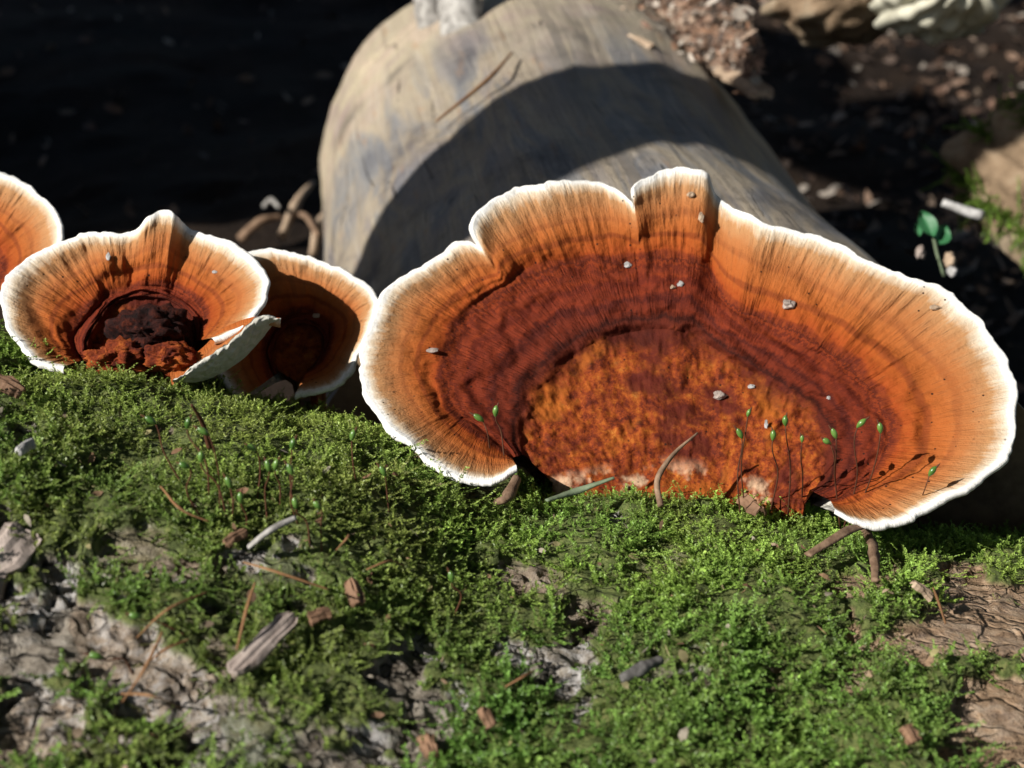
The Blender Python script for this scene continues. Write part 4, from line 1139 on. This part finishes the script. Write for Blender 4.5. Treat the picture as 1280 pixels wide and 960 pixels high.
# litter flakes: too many to count
def litter(name, label, centres, normals, size, seed, cols):
    r = np.random.default_rng(seed); n = len(centres)
    N_ = nrm(normals + 0.55 * r.standard_normal((n, 3))); X = nrm(np.cross(N_, r.standard_normal((n, 3)))); Y = np.cross(N_, X)
    L = size * r.uniform(0.5, 1.5, n); Wd = L * r.choice([0.08, 0.3, 0.45, 0.6], n)
    s = np.array([-1, -0.4, 0.4, 1]); w = np.array([0.25, 1, 0.9, 0.15]); zc = np.array([0.12, 0, 0.03, 0.2])
    rows = centres[:, None] + (L[:, None] * s)[..., None] * X[:, None] * 0.5 + (L[:, None] * zc * r.uniform(-1, 1.5, (n, 1)))[..., None] * N_[:, None]
    a = rows - (Wd[:, None] * w)[..., None] * Y[:, None] * 0.5; b = rows + (Wd[:, None] * w)[..., None] * Y[:, None] * 0.5 + (Wd[:, None] * w * 0.25)[..., None] * N_[:, None]
    V = np.stack([a, b], 2).reshape(-1, 3)
    k0 = np.arange(n)[:, None] * 8; i = np.arange(3)[None] * 2
    F = np.stack([k0 + i, k0 + i + 1, k0 + i + 3, k0 + i + 2], -1).reshape(-1, 4)
    cc = np.asarray(cols)[r.integers(0, len(cols), n)] * r.uniform(0.6, 1.3, (n, 1))
    T = np.repeat(np.concatenate([cc, np.ones((n, 1))], 1), 8, axis=0)
    o = link(name, mesh_np(name, V, F, MAT['litter'], smooth=False, attrs={'tint': ('FLOAT_COLOR', T)}))
    return tag(o, label, 'litter', kind='stuff')
def litter_mat():
    t = NT('dry_litter'); c = t.attr('tint', 'Color'); n = t.noise(t.coord(), 25, 4, 0.6)
    return t.fin(t.mix(0.6, c, t.ramp(n, [(0.3, 0.3), (0.7, 1.0)]), 'MULTIPLY'), 0.7, 0.3)
MAT['litter'] = litter_mat()
BROWNS = [(0.30, 0.19, 0.13), (0.42, 0.31, 0.23), (0.22, 0.13, 0.09), (0.52, 0.45, 0.38), (0.33, 0.19, 0.12), (0.13, 0.09, 0.07)]
r_ = np.random.default_rng(21)
gx = r_.uniform(-6, 6, 9000); gy = r_.uniform(1.2, 12, 9000)
kk_ = (gx > -0.2) | (r_.random(9000) < 0.12); gx = gx[kk_]; gy = gy[kk_]
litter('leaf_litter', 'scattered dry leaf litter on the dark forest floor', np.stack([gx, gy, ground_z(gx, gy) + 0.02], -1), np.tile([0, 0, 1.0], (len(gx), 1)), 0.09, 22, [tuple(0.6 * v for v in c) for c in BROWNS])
hp = []
for _ in range(1500):
    x = r_.normal(872, 48); y = 34 + (x - 872) * 0.55 + r_.normal(0, 22)
    if 770 < x < 950 and y < 30 + (x - 800) * 0.75: hp.append(back_surface(x, y, r_.uniform(0.0, 0.05)))
hp = np.array(hp)
litter('litter_heap', 'heap of brown bark crumbs and leaf bits lying on top of the grey log', hp, np.tile([0, -0.2, 1.0], (len(hp), 1)), 0.055, 23, BROWNS)
flake('curled_leaf', back_surface(785, 44, 0.02), back_surface(815, 56, 0.03), np.array([0, -0.4, 1]), 0.05, 'flake_tan', 'orange tan curled leaf at the left end of the litter heap', 'leaf', seed=101, curl=0.4)
flake('bark_plate', back_surface(893, 82, 0.05), back_surface(955, 112, 0.02), np.array([0, -0.4, 1]), 0.10, 'flake_tan', 'broad tan bark plate at the lower edge of the litter heap', 'bark plate', seed=102, curl=0.1, thick=0.02)

# pale ridged chunk and the brown block at the top right
def chunk(name, c, axes, seed, mat, label, ridges=0.0, cat='wood chunk'):
    a = np.linspace(0, 2 * np.pi, 90, endpoint=False); b = np.linspace(0.02, math.pi - 0.02, 40)
    A, B_ = np.meshgrid(a, b, indexing='ij')
    d = np.stack([np.sin(B_) * np.cos(A), np.sin(B_) * np.sin(A), np.cos(B_)], -1)
    r = 1 + 0.2 * fbm(d[..., 0] * 2, d[..., 1] * 2, d[..., 2] * 2, seed=seed, oct=4) + ridges * np.abs(np.sin(A * 7 + 2 * d[..., 2]))
    V = (np.einsum('ijk,kl->ijl', d * r[..., None], np.asarray(axes))).reshape(-1, 3)
    tag(link(name, mesh_np(name, V, grid_faces(90, 40, wrap=True), MAT[mat]), None, c), label, cat)
MAT['pale_wood'] = wood_mat('pale_ridged_wood', (0.36, 0.34, 0.26), (0.66, 0.64, 0.52), 8)
chunk('wood_chunk', at(1178, -8, 5.2), [RGT * 0.20, UPV * 0.14, FWD * 0.25], 161, 'pale_wood', 'pale cream ridged wood chunk at the top right', 0.16)
chunk('wood_chunk', at(1050, 0, 5.7), [RGT * 0.26, UPV * 0.16, FWD * 0.3], 163, 'tan_log', 'brown rotten wood block left of the pale ridged chunk', 0.05)

# a small green leaf and two buds in the gap at right
def little_plant():
    b = at(1180, 345, 4.0)
    o = empty('seedling', b, 'small seedling with bright green leaflets in the dark gap at right', 'seedling')
    MAT['leaf'] = simple_mat('seedling_leaf', (0.02, 0.11, 0.04), (0.05, 0.17, 0.07), 10, 0.5, 0.4)
    for q, (x, y, w, h, rot) in enumerate([(1158, 280, .042, .062, 0.3), (1176, 294, .044, .05, -0.5), (1146, 288, .018, .028, 0.1)]):
        c = at(x, y, 3.98); n, m = 14, 9
        s = np.linspace(0, 1, n); t = np.linspace(-1, 1, m)
        wd = w * np.sin(np.clip(s, 0.01, 0.99) * math.pi) ** 0.7
        X = math.cos(rot) * RGT + math.sin(rot) * UPV; Y = -math.sin(rot) * RGT + math.cos(rot) * UPV
        Y = nrm(Y + 0.5 * FWD)
        V = c + ((s - 0.5) * h * 1.4)[:, None, None] * Y + (wd[:, None] * t[None] * 0.6)[..., None] * X - (0.015 * np.abs(t)[None] * np.ones((n, 1)))[..., None] * FWD
        link('leaflet', mesh_np('leaflet', V.reshape(-1, 3) - b, grid_faces(n, m), MAT['leaf']), o, b)
    V, F = tube(bez([b, at(1172, 320, 3.99), at(1166, 292, 3.985)], 10), 0.005, 6)
    link('stem', mesh_np('stem', V - b, F, MAT['needle_green']), o, b)
little_plant()
for q, (x, y, r, m, lb) in enumerate([(1150, 316, 0.022, 'flake_pink', 'small pinkish bud left below the seedling'), (1187, 326, 0.026, 'flake_tan', 'larger tan bud right below the seedling'), (1190, 338, 0.02, 'flake_white', 'white pebble under the tan bud')]):
    c = at(x, y, 3.95); r = r * 0.62
    V, F = blob(c, [RGT * r, UPV * r * 1.3, FWD * r], 170 + q, 0.4, 2.0, 18, 12)
    tag(link('pebble', mesh_np('pebble', V - c, F, MAT[m]), None, c), lb, 'pebble')

def moss_debris():
    r = np.random.default_rng(77); n = 2600
    u = r.uniform(-1.4, 1.5, n); ph = r.uniform(-0.2, 0.85, n)
    d, m = log_disp(u, ph)
    k = (r.random(n) < 0.45) & (m > 0.5)
    u, ph, d = u[k], ph[k], d[k]
    P = log_base(u, ph, R_LOG + d + r.uniform(0.0, 0.03, len(u)))
    px, py, pz = project(P); k = py > HZ(px) + 40; P = P[k]; ph = ph[k]
    N_ = np.cos(ph)[:, None] * E_UP + np.sin(ph)[:, None] * E_FR
    litter('moss_debris', 'tiny brown crumbs and dry threads caught in the foreground moss', P, N_, 0.016, 78, [(0.26, 0.16, 0.09), (0.3, 0.22, 0.15), (0.2, 0.11, 0.06), (0.3, 0.26, 0.2), (0.3, 0.26, 0.12)])
moss_debris()

def added_canopy():
    """the crown is added to the leaning tree, out of view, to dim the skylight"""
    r = np.random.default_rng(88); n = 17000
    P = np.stack([r.uniform(-3.2, 11, n), r.uniform(-10, 15, n), 7 + r.normal(0, 0.8, n)], -1)  # unseen leaf layer added to deepen the shadows
    P = P[fbm(P[:, 0] * 0.4, P[:, 1] * 0.4, seed=89, oct=3) > -0.45]
    n = len(P)
    N_ = nrm(np.array([0, 0, 1.0]) + 0.5 * r.standard_normal((n, 3))); X = nrm(np.cross(N_, r.standard_normal((n, 3)))); Y = np.cross(N_, X)
    L = r.uniform(0.25, 0.5, n)[:, None]
    V = np.stack([P - X * L, P - Y * L * 0.5, P + X * L, P + Y * L * 0.5], 1).reshape(-1, 3)
    F = np.arange(4 * n).reshape(-1, 4)
    MAT['added_canopy'] = simple_mat('canopy_leaf', (0.03, 0.07, 0.015), (0.06, 0.12, 0.03), 4)
    tree = bpy.data.objects['leaning_tree']
    b = np.array(tree.location)
    o = link('shade_crown', mesh_np('shade_crown', V - b, F, MAT['added_canopy'], smooth=False), tree, b); o['kind'] = 'stuff'
added_canopy()
